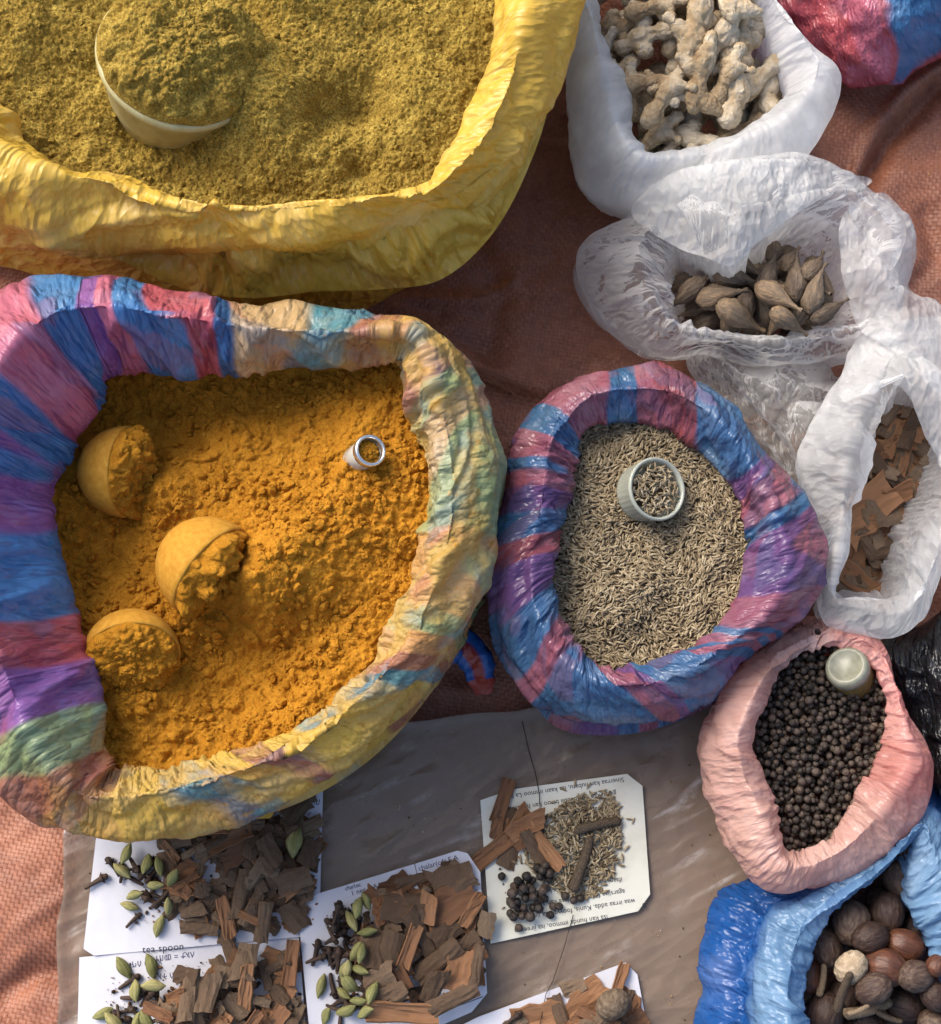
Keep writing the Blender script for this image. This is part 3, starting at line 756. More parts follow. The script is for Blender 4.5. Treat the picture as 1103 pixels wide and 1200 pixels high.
# --- closed bags
def plaid_dome(me, V):
    x, y, z = V[:, 0], V[:, 1], V[:, 2]
    a = 0.5; q = (x * math.cos(a) + y * math.sin(a)) * 16 + 0.8 * fbm(x * 14, y * 14, z * 14, 3)
    r = (-x * math.sin(a) + y * math.cos(a)) * 14 + 0.8 * fbm(x * 14 + 9, y * 14, z * 14, 3)
    x0, y0 = at(1040, 40, 0.06)[:2]; n_ = 0.012 * fbm(x * 30, y * 30, z * 30, 2)
    f = smooth(-0.003, 0.003, (x - x0) + 0.45 * (y - y0) + n_)[:, None] * (1 - smooth(0.045, 0.05, (x - x0) - 0.3 * (y - y0) + n_))[:, None]
    low = smooth(0.034, 0.028, z + n_ * 0.6)[:, None]
    g = smooth(-0.1, 0.2, np.sin(r * 2.2))[:, None]
    c = (np.array(RD) * 1.15) * (1 - g) + np.array(PU) * 0.85 * g
    pk = smooth(0.0, 0.004, 0.012 - np.abs((x - x0) + 0.45 * (y - y0) + 0.014 + n_))[:, None]; c = c * (1 - pk) + np.array(PK) * pk
    c = c * (1 - f) + np.array(BL) * f
    c = c * (1 - low) + np.array(RD) * low
    set_col(me, 'Col', c); set_col(me, 'dust', np.zeros_like(c))
o = dome_bag('plaid_bag', [(880, -30), (905, 22), (945, 62), (985, 90), (1030, 98), (1075, 78), (1120, 50), (1190, -10), (1190, -120), (1060, -170), (930, -120)], 0.030, 0.085, mat_plaid, seed=3.0, colour=plaid_dome, crump=0.004, cf=55)
tag(o, 'red and blue plaid plastic bag bundled beside the ginger bag', 'bag')
o = dome_bag('black_bag', [(1040, 770), (1060, 745), (1095, 725), (1150, 700), (1220, 760), (1230, 880), (1170, 960), (1105, 965), (1085, 930), (1090, 890), (1070, 840), (1045, 815)], 0.03, 0.068, mat_black, seed=6.0, crump=0.005, cf=60, pleat=0.004, wall_in=0.0)
tag(o, 'crumpled glossy black plastic bag behind the pepper bag', 'bag')
o = dome_bag('clear_packet', [(815, 420), (850, 430), (905, 420), (960, 425), (990, 450), (985, 520), (965, 590), (930, 590), (890, 530), (850, 480)], 0.022, 0.052, mat_clear, seed=9.0, crump=0.004, cf=45, wall_in=0.004, power=0.9)
tag(o, 'small clear plastic packet of bark wedged between cumin and cinnamon bags', 'packet')

# --- loose film flaps that belong to the clear bags
def film_flap(name, contour, zmid, mid, mat, parent, seed, nu=200, nv=60, amp=0.004, colour=None):
    """contour: (px, py, z) outline of a limp sheet, mid: its middle"""
    O = crom_closed(np.array([at(*p) for p in contour]), nu); c = at(mid[0], mid[1], zmid)
    q = np.linspace(0.01, 1, nv)[:, None, None]
    G = c[None, None] * (1 - q) + O[None] * q
    G[..., 2] += (zmid - O[:, 2].mean()) * 0.3 * (1 - q[..., 0] ** 2) * 0
    N = normals_of(G)
    if N[..., 2].mean() < 0: N = -N
    x, y, z = G[..., 0], G[..., 1], G[..., 2]; w_ = 0.008 * fbm(x * 25, y * 25, seed, 2)
    p1, p2 = x + w_, y - w_; sd = int(seed * 10)
    d = amp * facet(p1 / 0.03, p2 / 0.022, seed=sd) + amp * 0.5 * facet((p1 + p2) / 0.015, (p2 - p1) / 0.013, seed=sd + 1) + amp * 0.25 * facet((p1 - p2 * 0.5) / 0.007, (p2 + 0.5 * p1) / 0.006, seed=sd + 2)
    G = G + N * d[..., None]; G[..., 2] = np.maximum(G[..., 2], 0.004)
    me = mesh_np(name, G.reshape(-1, 3), grid_faces(nu, nv))
    set_uv(me, G.reshape(-1, 3)[:, :2] * 1.2)
    if colour is not None: colour(me, G.reshape(-1, 3))
    return obj(name, me, mat, parent)
film_flap('flap', [(785, 205, 0.094), (850, 188, 0.106), (930, 188, 0.100), (1000, 202, 0.086), (1020, 215, 0.08), (950, 240, 0.098), (890, 282, 0.098), (858, 311, 0.094), (828, 302, 0.092), (790, 288, 0.084), (740, 248, 0.068)], 0.112, (870, 240), mat_milky, kbag, 3.0)
film_flap('flap', [(985, 262, 0.085), (1030, 226, 0.075), (1072, 264, 0.066), (1066, 330, 0.062), (1110, 362, 0.072), (1150, 420, 0.08), (1120, 470, 0.088), (1068, 425, 0.092), (1030, 400, 0.082), (1000, 372, 0.074)], 0.092, (1045, 340), mat_milky, kbag, 5.0)
film_flap('flap', [(1000, 398, 0.072), (1050, 392, 0.088), (1100, 440, 0.094), (1130, 520, 0.09), (1110, 560, 0.080), (1085, 520, 0.075), (1065, 465, 0.082), (1030, 450, 0.088), (985, 470, 0.080)], 0.098, (1060, 440), mat_milky, bbag, 7.0)

# --- loose plaid tail sticking out from under the turmeric sack
def strip(name, pts, width, mat, thick=0.0012, n=60, m_=14, parent=None, colours=None, seed=0):
    P = np.array(pts, float); k = len(P)
    tt = np.linspace(0, k - 1, n); i = np.clip(tt.astype(int), 0, k - 2); f = (tt - i)[:, None]
    Pm = np.vstack([2 * P[0] - P[1], P, 2 * P[-1] - P[-2]])
    p0, p1, p2, p3 = Pm[i], Pm[i + 1], Pm[i + 2], Pm[i + 3]
    c = 0.5 * (2 * p1 + (p2 - p0) * f + (2 * p0 - 5 * p1 + 4 * p2 - p3) * f ** 2 + (3 * p1 - p0 - 3 * p2 + p3) * f ** 3)
    tg = np.gradient(c, axis=0); tg /= np.linalg.norm(tg, axis=1)[:, None]
    side = np.cross(tg, [0, 0, 1.0]); side /= np.linalg.norm(side, axis=1)[:, None] + 1e-9
    ang = np.linspace(0, 2 * PI, m_, endpoint=False)
    wd = width(np.linspace(0, 1, n)) if callable(width) else np.full(n, width)
    G = c[:, None] + side[:, None] * (np.cos(ang)[None, :, None] * wd[:, None, None] / 2) + np.array([0, 0, 1.0]) * (np.sin(ang)[None, :, None] * wd[:, None, None] * 0.28)
    d = 0.0016 * ridged(G[..., 0] * 90, G[..., 1] * 90, G[..., 2] * 90 + seed, 2)
    G = G + normals_of(G) * d[..., None]
    me = mesh_np(name, G.reshape(-1, 3), grid_faces(m_, n))
    set_uv(me, np.stack([(np.tile(ang, n) * 0.004), np.repeat(np.arange(n) * 0.001, m_)], 1))
    if colours is not None:
        c_ = np.array([colours(a_, q) for q in np.linspace(0, 1, n) for a_ in ang]); set_col(me, 'Col', c_); set_col(me, 'dust', np.zeros_like(c_))
    return obj(name, me, mat, parent)
strip('loose_tail', [at(515, 775, 0.055), at(538, 755, 0.052), at(560, 778, 0.040), at(566, 812, 0.022)], lambda q: 0.006 + 0.012 * np.sin(q * PI) ** 0.5, mat_plaid, parent=tsack, m_=22,
      colours=lambda a_, q: (0.02, 0.12, 0.42) if (math.cos(a_) < -0.2 or math.cos(a_) > 0.65) and q < 0.84 else (0.42, 0.05, 0.03), seed=2)

# ================================================================== CUPS AND SCOOPS
def frame(axis, spin=0.0):
    a = Vector(axis).normalized(); q = a.to_track_quat('Z', 'Y')
    return q.to_matrix().to_4x4() @ Matrix.Rotation(spin, 4, 'Z')

def lathe(name, prof, n=64, mat=None, rfun=None):
    """closed or open profile [(r, z)] around Z"""
    th = np.arange(n) / n * 2 * PI
    V = []
    for j, (r, z) in enumerate(prof):
        rr = r * (np.ones(n) if rfun is None else rfun(th, j))
        V.append(np.stack([rr * np.cos(th), rr * np.sin(th), np.full(n, z)], 1))
    me = mesh_np(name, np.vstack(V), grid_faces(n, len(prof)))
    if mat: me.materials.append(mat)
    return me

def place(o, loc, axis=(0, 0, 1), spin=0.0):
    o.matrix_world = Matrix.Translation(Vector(loc)) @ frame(axis, spin)
    return o

m = NM('cream_plastic'); oc = m.objco()
n1 = m.noise(oc, 120, 4, 0.6)
g = m.noise(oc, 900, 3, 0.7)
col = m.mix(m.mapr(n1, 0.4, 0.7, 0.05, 0.5), (0.60, 0.55, 0.30), (0.42, 0.32, 0.08))
col = m.mix(m.mapr(g, 0.55, 0.7, 0, 0.6), col, (0.36, 0.25, 0.05))
cream = m.done(m.mixs(0.15, m.pbsdf(col, 0.4, m.bump(n1, 0.15, 0.0005), 0.4), m.n('ShaderNodeBsdfTranslucent', i_0=(0.7, 0.62, 0.3, 1)).outputs[0]))

# big cup in the olive spice
RC = 0.047
me = lathe('measuring_cup', [(0.030, -0.060), (0.036, -0.058), (RC - 0.006, -0.03), (RC - 0.002, -0.006), (RC + 0.0004, -0.004), (RC + 0.0010, -0.001), (RC + 0.0004, 0.0014), (RC - 0.0012, 0.0022), (RC - 0.0028, 0.0014), (RC - 0.0038, -0.004), (RC - 0.008, -0.03), (0.034, -0.054), (0.028, -0.056)], 96, cream)
cup_axis = (0.26, 0.10, 0.96)
cup_loc = Vector(at(212, 66, 0.160))
tag(place(obj('measuring_cup', me), cup_loc, cup_axis), 'cream plastic cup tilted in the olive spice, heaped full', 'cup')

def heap(name, rad, height, mat, seed, rough=1.0, nr=110, nth=260, lump=0.004, flat=0.9, squash=1.0, off=(0, 0)):
    """crumbly mound on a disc, local Z up"""
    r = np.linspace(0.004, 1.0, nr); th = np.arange(nth) / nth * 2 * PI
    Rr, TH = np.meshgrid(r, th, indexing='ij')
    edge = 1 + 0.025 * fbm(np.cos(TH) * 2, np.sin(TH) * 2, seed, 3)
    x = Rr * rad * edge * np.cos(TH); y = Rr * rad * edge * np.sin(TH)
    z = height * (1 - Rr ** 2.4) ** flat
    N = np.stack([x / rad * 0.7, y / rad * 0.7, np.ones_like(x) * 0.8], -1); N /= np.linalg.norm(N, axis=-1)[..., None]
    d = lump * 0.9 * fbm(x * 45 + seed, y * 45, z * 45, 3) + rough * (0.8 * lump * lumps(x + 0.002 * fbm(x * 90, y * 90, 1, 2), y, lump * 1.9, int(seed) + 2, 0.35) + 0.45 * lump * lumps(x, y, lump * 0.8, int(seed) + 5, 0.3) + 0.2 * lump * lumps(x, y, lump * 0.4, int(seed) + 7, 0.3))
    d = d * smooth(1.0, 0.93, Rr)
    P = np.stack([x, y, z], -1) + N * d[..., None]
    skirt = P[-1].copy(); skirt[:, 2] -= 0.012; skirt[:, :2] *= 0.80
    V = np.vstack([P.reshape(-1, 3), skirt])
    me = mesh_np(name, V, grid_faces(nth, nr + 1))
    me.materials.append(mat)
    return me
me = heap('heaped_spice', RC + 0.0006, 0.026, mat_olive, 3.0, 0.9, 130, 330, 0.0040, 0.80)
o = place(obj('heaped_spice', me), cup_loc + Vector((0.0012, 0.0010, 0.0022)), cup_axis)
tag(o, 'mound of olive-yellow ground spice heaped in the cream cup', 'spice', kind='stuff')

# turmeric scoops: powder-coated bowls lying in the powder, each with a crumbling load
m = NM('turmeric_coated_cup'); oc = m.objco()
n1 = m.noise(oc, 260, 4, 0.65); n0 = m.noise(oc, 45, 3)
col = m.ramp(n1, [(0.3, (0.44, 0.20, 0.020)), (0.55, (0.54, 0.265, 0.032)), (0.8, (0.62, 0.35, 0.07))])
mat_coat = m.done(m.pbsdf(col, 0.8, m.bump(m.noise(oc, 1400, 3, 0.7), 0.25, 0.0006), 0.2))
def scoop(px, py, z, r, axis, seed, label, squash=1.1, hh=0.38, lump=0.0060):
    prof = []
    for a in np.linspace(PI * 0.98, PI * 0.5, 26): prof.append((r * math.sin(a), r * math.cos(a) * squash))
    prof += [(r - 0.0008, 0.0012), (r - 0.002, 0.0)]
    for a in np.linspace(PI * 0.52, PI * 0.98, 14): prof.append(((r - 0.002) * math.sin(a), (r - 0.002) * math.cos(a) * squash))
    me = lathe('scoop_cup', prof, 72, mat_coat)
    loc = Vector(at(px, py, z))
    o = place(obj('scoop_cup', me), loc, axis)
    tag(o, label[0], 'cup', 'cups buried in the turmeric')
    me = heap('heaped_turmeric', r * 0.975, r * hh, mat_turm, seed, 1.0, 90, 220, lump, 0.62)
    o = place(obj('heaped_turmeric', me), loc, axis)
    tag(o, label[1], 'turmeric', kind='stuff')
scoop(150, 553, 0.109, 0.0265, (0.93, -0.10, 0.22), 11.0, ('turmeric-coated cup tipped sideways, nearest the top corner roll of the sack', 'turmeric clod crumbling from the cup tipped sideways by the top corner roll'))
scoop(247, 668, 0.120, 0.0290, (0.74, -0.60, 0.16), 15.0, ('turmeric-coated cup standing proud in the middle of the powder', 'turmeric clod crumbling from the cup in the middle of the powder'), 1.1, 0.42, 0.0065)
scoop(154, 770, 0.116, 0.0270, (0.20, -0.72, 0.58), 19.0, ('turmeric-filled cup half hidden under its heap against the sack side', 'rounded turmeric heap over the cup against the sack side'), 1.0, 0.50, 0.0042)

# small glass vial
m = NM('clear_glass'); 
glass = m.done(m.mixs(0.42, m.pbsdf((0.80, 0.82, 0.76), 0.08, None, 0.6), m.n('ShaderNodeBsdfTransparent', i_0=(0.9, 0.93, 0.88, 1)).outputs[0]))
m = NM('metal_ring')
steel = m.done(m.pbsdf((0.72, 0.72, 0.70), 0.22, None, 0.6, Metallic=0.9))
vial = bpy.data.objects.new('glass_vial', None); COL.objects.link(vial); vial.empty_display_size = 0.01
v_ax = (0.42, 0.02, 0.9); place(vial, at(434, 528, 0.136), v_ax)
tag(vial, 'small glass vial with bright metal rim stuck in the turmeric', 'vial')
q = obj('body', lathe('vial_body', [(0.004, -0.038), (0.0078, -0.037), (0.0082, -0.010), (0.0082, -0.002), (0.0074, -0.001), (0.0070, -0.004), (0.0070, -0.036), (0.003, -0.037)], 48, glass)); q.parent = vial
q = obj('rim', lathe('vial_rim', [(0.0072, -0.004), (0.0090, -0.004), (0.0093, -0.001), (0.0090, 0.0012), (0.0080, 0.0016), (0.0072, 0.0010), (0.0070, -0.002)], 56, steel)); q.parent = vial
o = place(obj('vial_turmeric', heap('vial_turmeric', 0.0070, 0.002, mat_turm, 23.0, 1.0, 30, 60, 0.0012, 0.8)), Vector(at(434, 528, 0.136)) - Vector(v_ax).normalized() * 0.004, v_ax)
tag(o, 'pinch of turmeric powder inside the glass vial', 'turmeric', kind='stuff')

# ================================================================== SEEDS, PODS, BARK
def spindle(L, r, nl=6, ns=6, bend=0.1, pw=0.8, seed=0, ridge=0.0, nridge=5, tip=0.12):
    rg = np.random.default_rng(seed); V = []
    for i in range(nl + 1):
        q = i / nl; rr = r * max(math.sin(PI * q) ** pw, tip if 0 < i < nl else tip * 0.4)
        for j in range(ns):
            a = 2 * PI * j / ns; k = rr * (1 + ridge * math.cos(nridge * a))
            V.append(((q - 0.5) * L, k * math.cos(a) + bend * L * ((q - 0.5) ** 2 * 4 - 0.33), k * math.sin(a)))
    F = [(i * ns + j, i * ns + (j + 1) % ns, (i + 1) * ns + (j + 1) % ns, (i + 1) * ns + j) for i in range(nl) for j in range(ns)]
    return np.array(V), np.array(F)

def simple_mat(name, c1, c2, rough=0.6, scale=200.0, bump=0.4, bd=0.0006, spec=0.3, rnd=0.5, c3=None, typ='FBM', st=None):
    """colour from c1 to c2 by object and by grain"""
    m = NM(name); oc = m.objco(); n = m.noise(oc if st is None else m.mapping(oc, st), scale, 4, 0.6, typ)
    r = m.rnd()
    f = m.math('ADD', m.math('MULTIPLY', r, rnd), m.math('MULTIPLY', m.mapr(n, 0.3, 0.7), 1 - rnd))
    stops = [(0.1, c1), (0.9, c2)] if c3 is None else [(0.1, c1), (0.55, c2), (0.95, c3)]
    return m.done(m.pbsdf(m.ramp(f, stops), rough, m.bump(n, bump, bd), spec))

mat_cumin = simple_mat('cumin', (0.15, 0.105, 0.058), (0.29, 0.225, 0.13), 0.65, 700.0, 0.4, 0.0004, 0.3, 0.45, (0.46, 0.38, 0.25))
m = NM('cumin_mass'); oc = m.objco()
cattr = m.attr('Col'); n_ = m.noise(oc, 900, 2)
mat_cumin_mass = m.done(m.pbsdf(m.mix(m.mapr(n_, 0.4, 0.7, 0, 0.4), cattr, (0.14, 0.095, 0.05)), 0.65, m.bump(n_, 0.3, 0.0004), 0.3))
mat_pepper = simple_mat('peppercorn', (0.024, 0.018, 0.014), (0.070, 0.050, 0.038), 0.6, 700.0, 0.8, 0.0012, 0.4, 0.65, (0.12, 0.075, 0.045), 'RIDGED_MULTIFRACTAL')
mat_nutmeg = simple_mat('nutmeg_shell', (0.022, 0.011, 0.008), (0.060, 0.034, 0.024), 0.55, 420.0, 0.8, 0.0014, 0.35, 0.5, (0.17, 0.115, 0.08), 'FBM', (0.25, 1, 1))
mat_nutred = simple_mat('nutmeg_red', (0.022, 0.010, 0.008), (0.13, 0.048, 0.024), 0.42, 300.0, 0.7, 0.0014, 0.4, 0.3, None, 'FBM', (0.25, 1, 1))
mat_nutpale = simple_mat('nutmeg_pale', (0.22, 0.15, 0.085), (0.48, 0.38, 0.26), 0.6, 230.0, 0.9, 0.002, 0.3, 0.2)
mat_nutdull = simple_mat('nutmeg_dull', (0.10, 0.07, 0.045), (0.24, 0.18, 0.125), 0.8, 260.0, 0.9, 0.002, 0.2, 0.2)
mat_timiz = simple_mat('long_pepper', (0.055, 0.040, 0.028), (0.13, 0.095, 0.065), 0.8, 900.0, 0.9, 0.0012, 0.2, 0.4)
mat_timiz_l = simple_mat('long_pepper_pale', (0.14, 0.10, 0.065), (0.30, 0.22, 0.14), 0.8, 900.0, 0.9, 0.0012, 0.2, 0.4)
mat_pod = simple_mat('dark_cardamom_pod', (0.07, 0.046, 0.030), (0.18, 0.13, 0.085), 0.6, 500.0, 1.0, 0.0022, 0.35, 0.45, (0.32, 0.21, 0.115), 'FBM', (0.16, 1, 1))
mat_cardamom = simple_mat('green_cardamom', (0.13, 0.135, 0.045), (0.26, 0.25, 0.095), 0.7, 900.0, 0.9, 0.0012, 0.25, 0.5, (0.44, 0.37, 0.17), 'FBM', (0.10, 1, 1))
mat_clove = simple_mat('clove', (0.022, 0.013, 0.009), (0.065, 0.036, 0.022), 0.6, 400.0, 0.7, 0.001, 0.35, 0.5)
m = NM('bark'); oc = m.objco()
st = m.mapping(oc, (0.18, 1, 1)); gr = m.noise(st, 900, 4, 0.65); gb = m.noise(oc, 160, 4, 0.65)
f = m.math('ADD', m.math('MULTIPLY', m.rnd(), 0.55), m.math('MULTIPLY', gb, 0.45))
bark_out = m.done(m.pbsdf(m.ramp(f, [(0.1, (0.060, 0.036, 0.022)), (0.5, (0.125, 0.080, 0.050)), (0.9, (0.22, 0.155, 0.10))]), 0.8, m.bump(gb, 0.8, 0.0016, m.bump(gr, 0.5, 0.0008)), 0.2))
m = NM('bark_inside'); oc = m.objco()
st = m.mapping(oc, (0.12, 1, 1)); gr = m.noise(st, 700, 4, 0.65)
f = m.math('ADD', m.math('MULTIPLY', m.rnd(), 0.5), m.math('MULTIPLY', gr, 0.5))
bark_in = m.done(m.pbsdf(m.ramp(f, [(0.15, (0.095, 0.045, 0.024)), (0.5, (0.20, 0.095, 0.045)), (0.85, (0.34, 0.175, 0.085))]), 0.7, m.bump(gr, 0.6, 0.0012), 0.25))
m = NM('dried_ginger'); oc = m.objco()
st = m.mapping(oc, (0.3, 1, 1)); gr = m.noise(oc, 260, 5, 0.7, 'RIDGED_MULTIFRACTAL', 0.8); gb = m.noise(oc, 75, 4, 0.6)
f = m.math('ADD', m.math('MULTIPLY', m.rnd(), 0.25), m.math('MULTIPLY', gb, 0.75))
col = m.ramp(f, [(0.3, (0.26, 0.17, 0.09)), (0.45, (0.54, 0.42, 0.26)), (0.60, (0.82, 0.73, 0.56))])
col = m.mix(m.mapr(gr, 0.2, 0.9, 0.45, 0.0), col, (0.20, 0.125, 0.06))
mat_ginger = m.done(m.pbsdf(col, 0.75, m.bump(gr, 0.7, 0.0016, m.bump(gb, 0.5, 0.003)), 0.25))

def join_copies(V, F, mats):
    """V (n,3), F (f,4), mats (k,4,4) -> joined arrays"""
    k = len(mats); n = len(V)
    R = mats[:, :3, :3]; T = mats[:, :3, 3]
    VV = np.einsum('kij,nj->kni', R, V) + T[:, None]
    FF = (F[None] + (np.arange(k) * n)[:, None, None]).reshape(-1, F.shape[1])
    return VV.reshape(-1, 3), FF

def rot_mats(yaw, pitch, roll, scale, pos):
    cy, sy, cp, sp, cr, sr = np.cos(yaw), np.sin(yaw), np.cos(pitch), np.sin(pitch), np.cos(roll), np.sin(roll)
    k = len(yaw); M = np.zeros((k, 4, 4)); M[:, 3, 3] = 1
    Rz = np.zeros((k, 3, 3)); Rz[:, 0, 0] = cy; Rz[:, 0, 1] = -sy; Rz[:, 1, 0] = sy; Rz[:, 1, 1] = cy; Rz[:, 2, 2] = 1
    Ry = np.zeros((k, 3, 3)); Ry[:, 0, 0] = cp; Ry[:, 0, 2] = -sp; Ry[:, 2, 0] = sp; Ry[:, 2, 2] = cp; Ry[:, 1, 1] = 1
    Rx = np.zeros((k, 3, 3)); Rx[:, 1, 1] = cr; Rx[:, 1, 2] = -sr; Rx[:, 2, 1] = sr; Rx[:, 2, 2] = cr; Rx[:, 0, 0] = 1
    M[:, :3, :3] = (Rz @ Ry @ Rx) * scale[:, None, None]; M[:, :3, 3] = pos
    return M

# ---- cumin in the sack
SEEDV = [spindle(0.0050, 0.00072, 5, 5, b_, 0.75, i) for i, b_ in enumerate((0.02, 0.08, -0.06, 0.12))]
SEEDM = []
for i, (v, f_) in enumerate(SEEDV):
    me = mesh_np('cumin_seed', v, f_); me.materials.append(mat_cumin); SEEDM.append(me)
def cz(X, Y):
    h = 0.077 + 0.006 * fbm(X * 22, Y * 22, 4.5, 2) + 0.0022 * fbm(X * 60, Y * 60, 2.5, 2)
    h = h + blob(X, Y, 760, 690, 0.078, 0.03, 0.008) - blob(X, Y, 730, 640, 0.078, 0.012, 0.004) - blob(X, Y, 790, 650, 0.078, 0.010, 0.004) - blob(X, Y, 770, 745, 0.078, 0.016, 0.006) + blob(X, Y, 840, 640, 0.078, 0.02, 0.003)
    return h - 0.002 * blob(X, Y, 700, 660, 0.078, 0.012, 1.0)
def grow_poly(contour, g):
    c = contour.mean(0); r = contour - c; L = np.linalg.norm(r[:, :2], axis=1)[:, None]
    return (c + r * (1 + g / L))[:, :2]
def sample_in(poly, n, rg):
    lo, hi = poly.min(0), poly.max(0); out = np.zeros((0, 2))
    while len(out) < n:
        q = rg.uniform(lo, hi, (n * 2, 2)); q = q[inside_poly(q[:, 0], q[:, 1], poly)]; out = np.vstack([out, q])
    return out[:n]
rg = np.random.default_rng(21)
poly = grow_poly(C_IN, 0.012)
cup2_ax = (0.40, -0.06, 0.91); cup2_loc = np.array(at(770, 573, 0.094))
NC = 9200
xy = sample_in(poly[::4], NC, rg)
zz = cz(xy[:, 0], xy[:, 1]) + rg.uniform(-0.0004, 0.0020, NC)
d = np.hypot(xy[:, 0] - cup2_loc[0] + 0.004, xy[:, 1] - cup2_loc[1])
keep = d > 0.0155
xy, zz = xy[keep], zz[keep]; NC = len(xy)
flow = fbm(xy[:, 0] * 25, xy[:, 1] * 25, 1.0, 2) * 2.2 + 0.3
M = rot_mats(flow + rg.normal(0, 0.75, NC), rg.normal(0, 0.22, NC), rg.uniform(0, 6.28, NC), rg.uniform(0.8, 1.2, NC), np.column_stack([xy, zz]))
vis = inside_poly(xy[:, 0], xy[:, 1], grow_poly(C_IN, -0.004)[::4])
top = np.argsort(-(zz - cz(xy[:, 0], xy[:, 1])) - vis * 1.0)[:200]
rest = np.setdiff1d(np.arange(NC), top)
allV, allF, allC = [], [], []; base = 0
var = rg.integers(0, 4, NC)
pal = np.array([(0.14, 0.10, 0.055), (0.25, 0.19, 0.11), (0.34, 0.27, 0.165), (0.46, 0.38, 0.25)])
for q in range(4):
    ids = rest[var[rest] == q]
    v, f_ = join_copies(*SEEDV[q], M[ids]); allV.append(v); allF.append(f_ + base); base += len(v)
    t_ = np.clip(rg.normal(0.5, 0.28, len(ids)), 0, 0.999) * 3; i0 = t_.astype(int); fr = (t_ - i0)[:, None]
    allC.append(np.repeat(pal[i0] * (1 - fr) + pal[np.minimum(i0 + 1, 3)] * fr, len(SEEDV[q][0]), 0))
bed = powder('cumin_bed', C_IN, lambda X, Y: cz(X, Y) - 0.0008, mat_cumin_mass, res=0.002, skirt=0.02, grow=0.016)
bm_v = np.empty(len(bed.data.vertices) * 3, np.float32); bed.data.vertices.foreach_get('co', bm_v); bm_v = bm_v.reshape(-1, 3)
bm_f = np.empty(len(bed.data.loops), np.int32); bed.data.loops.foreach_get('vertex_index', bm_f); bm_f = bm_f.reshape(-1, 4)
bpy.data.objects.remove(bed)
allV.append(bm_v); allF.append(bm_f + base); allC.append(np.tile(np.array([[0.09, 0.06, 0.03]]), (len(bm_v), 1)))
me = mesh_np('cumin_seeds', np.vstack(allV), np.vstack(allF)); set_col(me, 'Col', np.vstack(allC))
tag(obj('cumin_seeds', me, mat_cumin_mass), 'mass of small brown cumin seeds filling the pink and blue bag', 'cumin', kind='stuff')
def seed_obj(Mx, v, label, group):
    o = bpy.data.objects.new('cumin_seed', SEEDM[v]); COL.objects.link(o); o.matrix_world = Matrix(Mx.tolist())
    return tag(o, label, 'seed', group)
for i in top: seed_obj(M[i], var[i], 'single cumin seed lying on top in the pink and blue bag', 'cumin seeds in the bag')

# clear ribbed cup with seeds
m = NM('cloudy_plastic'); oc = m.objco()
cloudy = m.done(m.mixs(0.30, m.pbsdf((0.50, 0.52, 0.44), 0.22, None, 0.55), m.mixs(0.5, m.n('ShaderNodeBsdfTranslucent', i_0=(0.7, 0.72, 0.62, 1)).outputs[0], m.n('ShaderNodeBsdfTransparent').outputs[0])))
cup2 = obj('small_cup', lathe('small_cup', [(0.010, -0.019), (0.0165, -0.0185), (0.0172, -0.016), (0.0176, -0.003), (0.0184, -0.002), (0.0188, 0.0), (0.0182, 0.0012), (0.0170, 0.0008), (0.0162, -0.003), (0.0156, -0.016), (0.008, -0.017)], 120, cloudy,
            rfun=lambda th, j: 1 + (0.014 * (np.sin(th * 36) > 0) if j in (1, 2, 3) else 0 * th)))
place(cup2, cup2_loc, cup2_ax)
tag(cup2, 'cloudy ribbed plastic cup full of seeds sunk in the cumin', 'cup')
A = np.array(frame(cup2_ax))[:3, :3]
n = 230; r_ = 0.0150 * np.sqrt(rg.uniform(0, 1, n)); a_ = rg.uniform(0, 6.28, n)
loc = np.stack([r_ * np.cos(a_), r_ * np.sin(a_), -0.0022 + rg.uniform(0, 0.002, n) + 0.0015 * (1 - (r_ / 0.015) ** 2)], 1)
Mc = rot_mats(rg.uniform(0, 6.28, n), rg.normal(0, 0.25, n), rg.uniform(0, 6.28, n), rg.uniform(0.8, 1.1, n), np.zeros((n, 3)))
Mc[:, :3, :3] = A[None] @ Mc[:, :3, :3]; Mc[:, :3, 3] = loc @ A.T + cup2_loc
for i in range(n):
    if i < 60: seed_obj(Mc[i], i % 4, 'single pale cumin seed inside the ribbed plastic cup', 'cumin seeds in the cup')
vv, ff = join_copies(*SEEDV[1], Mc[60:]); nbed = len(vv)
me = mesh_np('cap_seeds', vv, ff); set_col(me, 'Col', np.repeat(pal[rg.integers(1, 4, n - 60)], len(SEEDV[1][0]), 0))
tag(obj('cap_seeds', me, mat_cumin_mass), 'cumin seeds filling the ribbed plastic cup', 'cumin', kind='stuff')

# ---- peppercorns
def blob_mesh(name, sub, r, sq, amp, freq, seed, mat, groove=0.0, ng=9):
    bm = bmesh.new(); bmesh.ops.create_icosphere(bm, subdivisions=sub, radius=1.0)
    for v in bm.verts:
        p = np.array(v.co); d_ = 1 + amp * float(ridged(p[0] * freq + seed, p[1] * freq, p[2] * freq, 2, 0.5)) + groove * math.cos(ng * math.atan2(p[1], p[0]) + 2 * p[2]) * (1 - p[2] ** 2)
        v.co = Vector(p * d_ * r) * 1.0; v.co.x *= sq[0]; v.co.y *= sq[1]; v.co.z *= sq[2]
    me = bpy.data.meshes.new(name); bm.to_mesh(me); bm.free()
    for p_ in me.polygons: p_.use_smooth = True
    me.materials.append(mat); return me
def arr(me):
    v = np.empty(len(me.vertices) * 3, np.float32); me.vertices.foreach_get('co', v)
    f_ = np.empty(len(me.loops), np.int32); me.loops.foreach_get('vertex_index', f_)
    return v.reshape(-1, 3).astype(float), f_.reshape(len(me.polygons), -1)
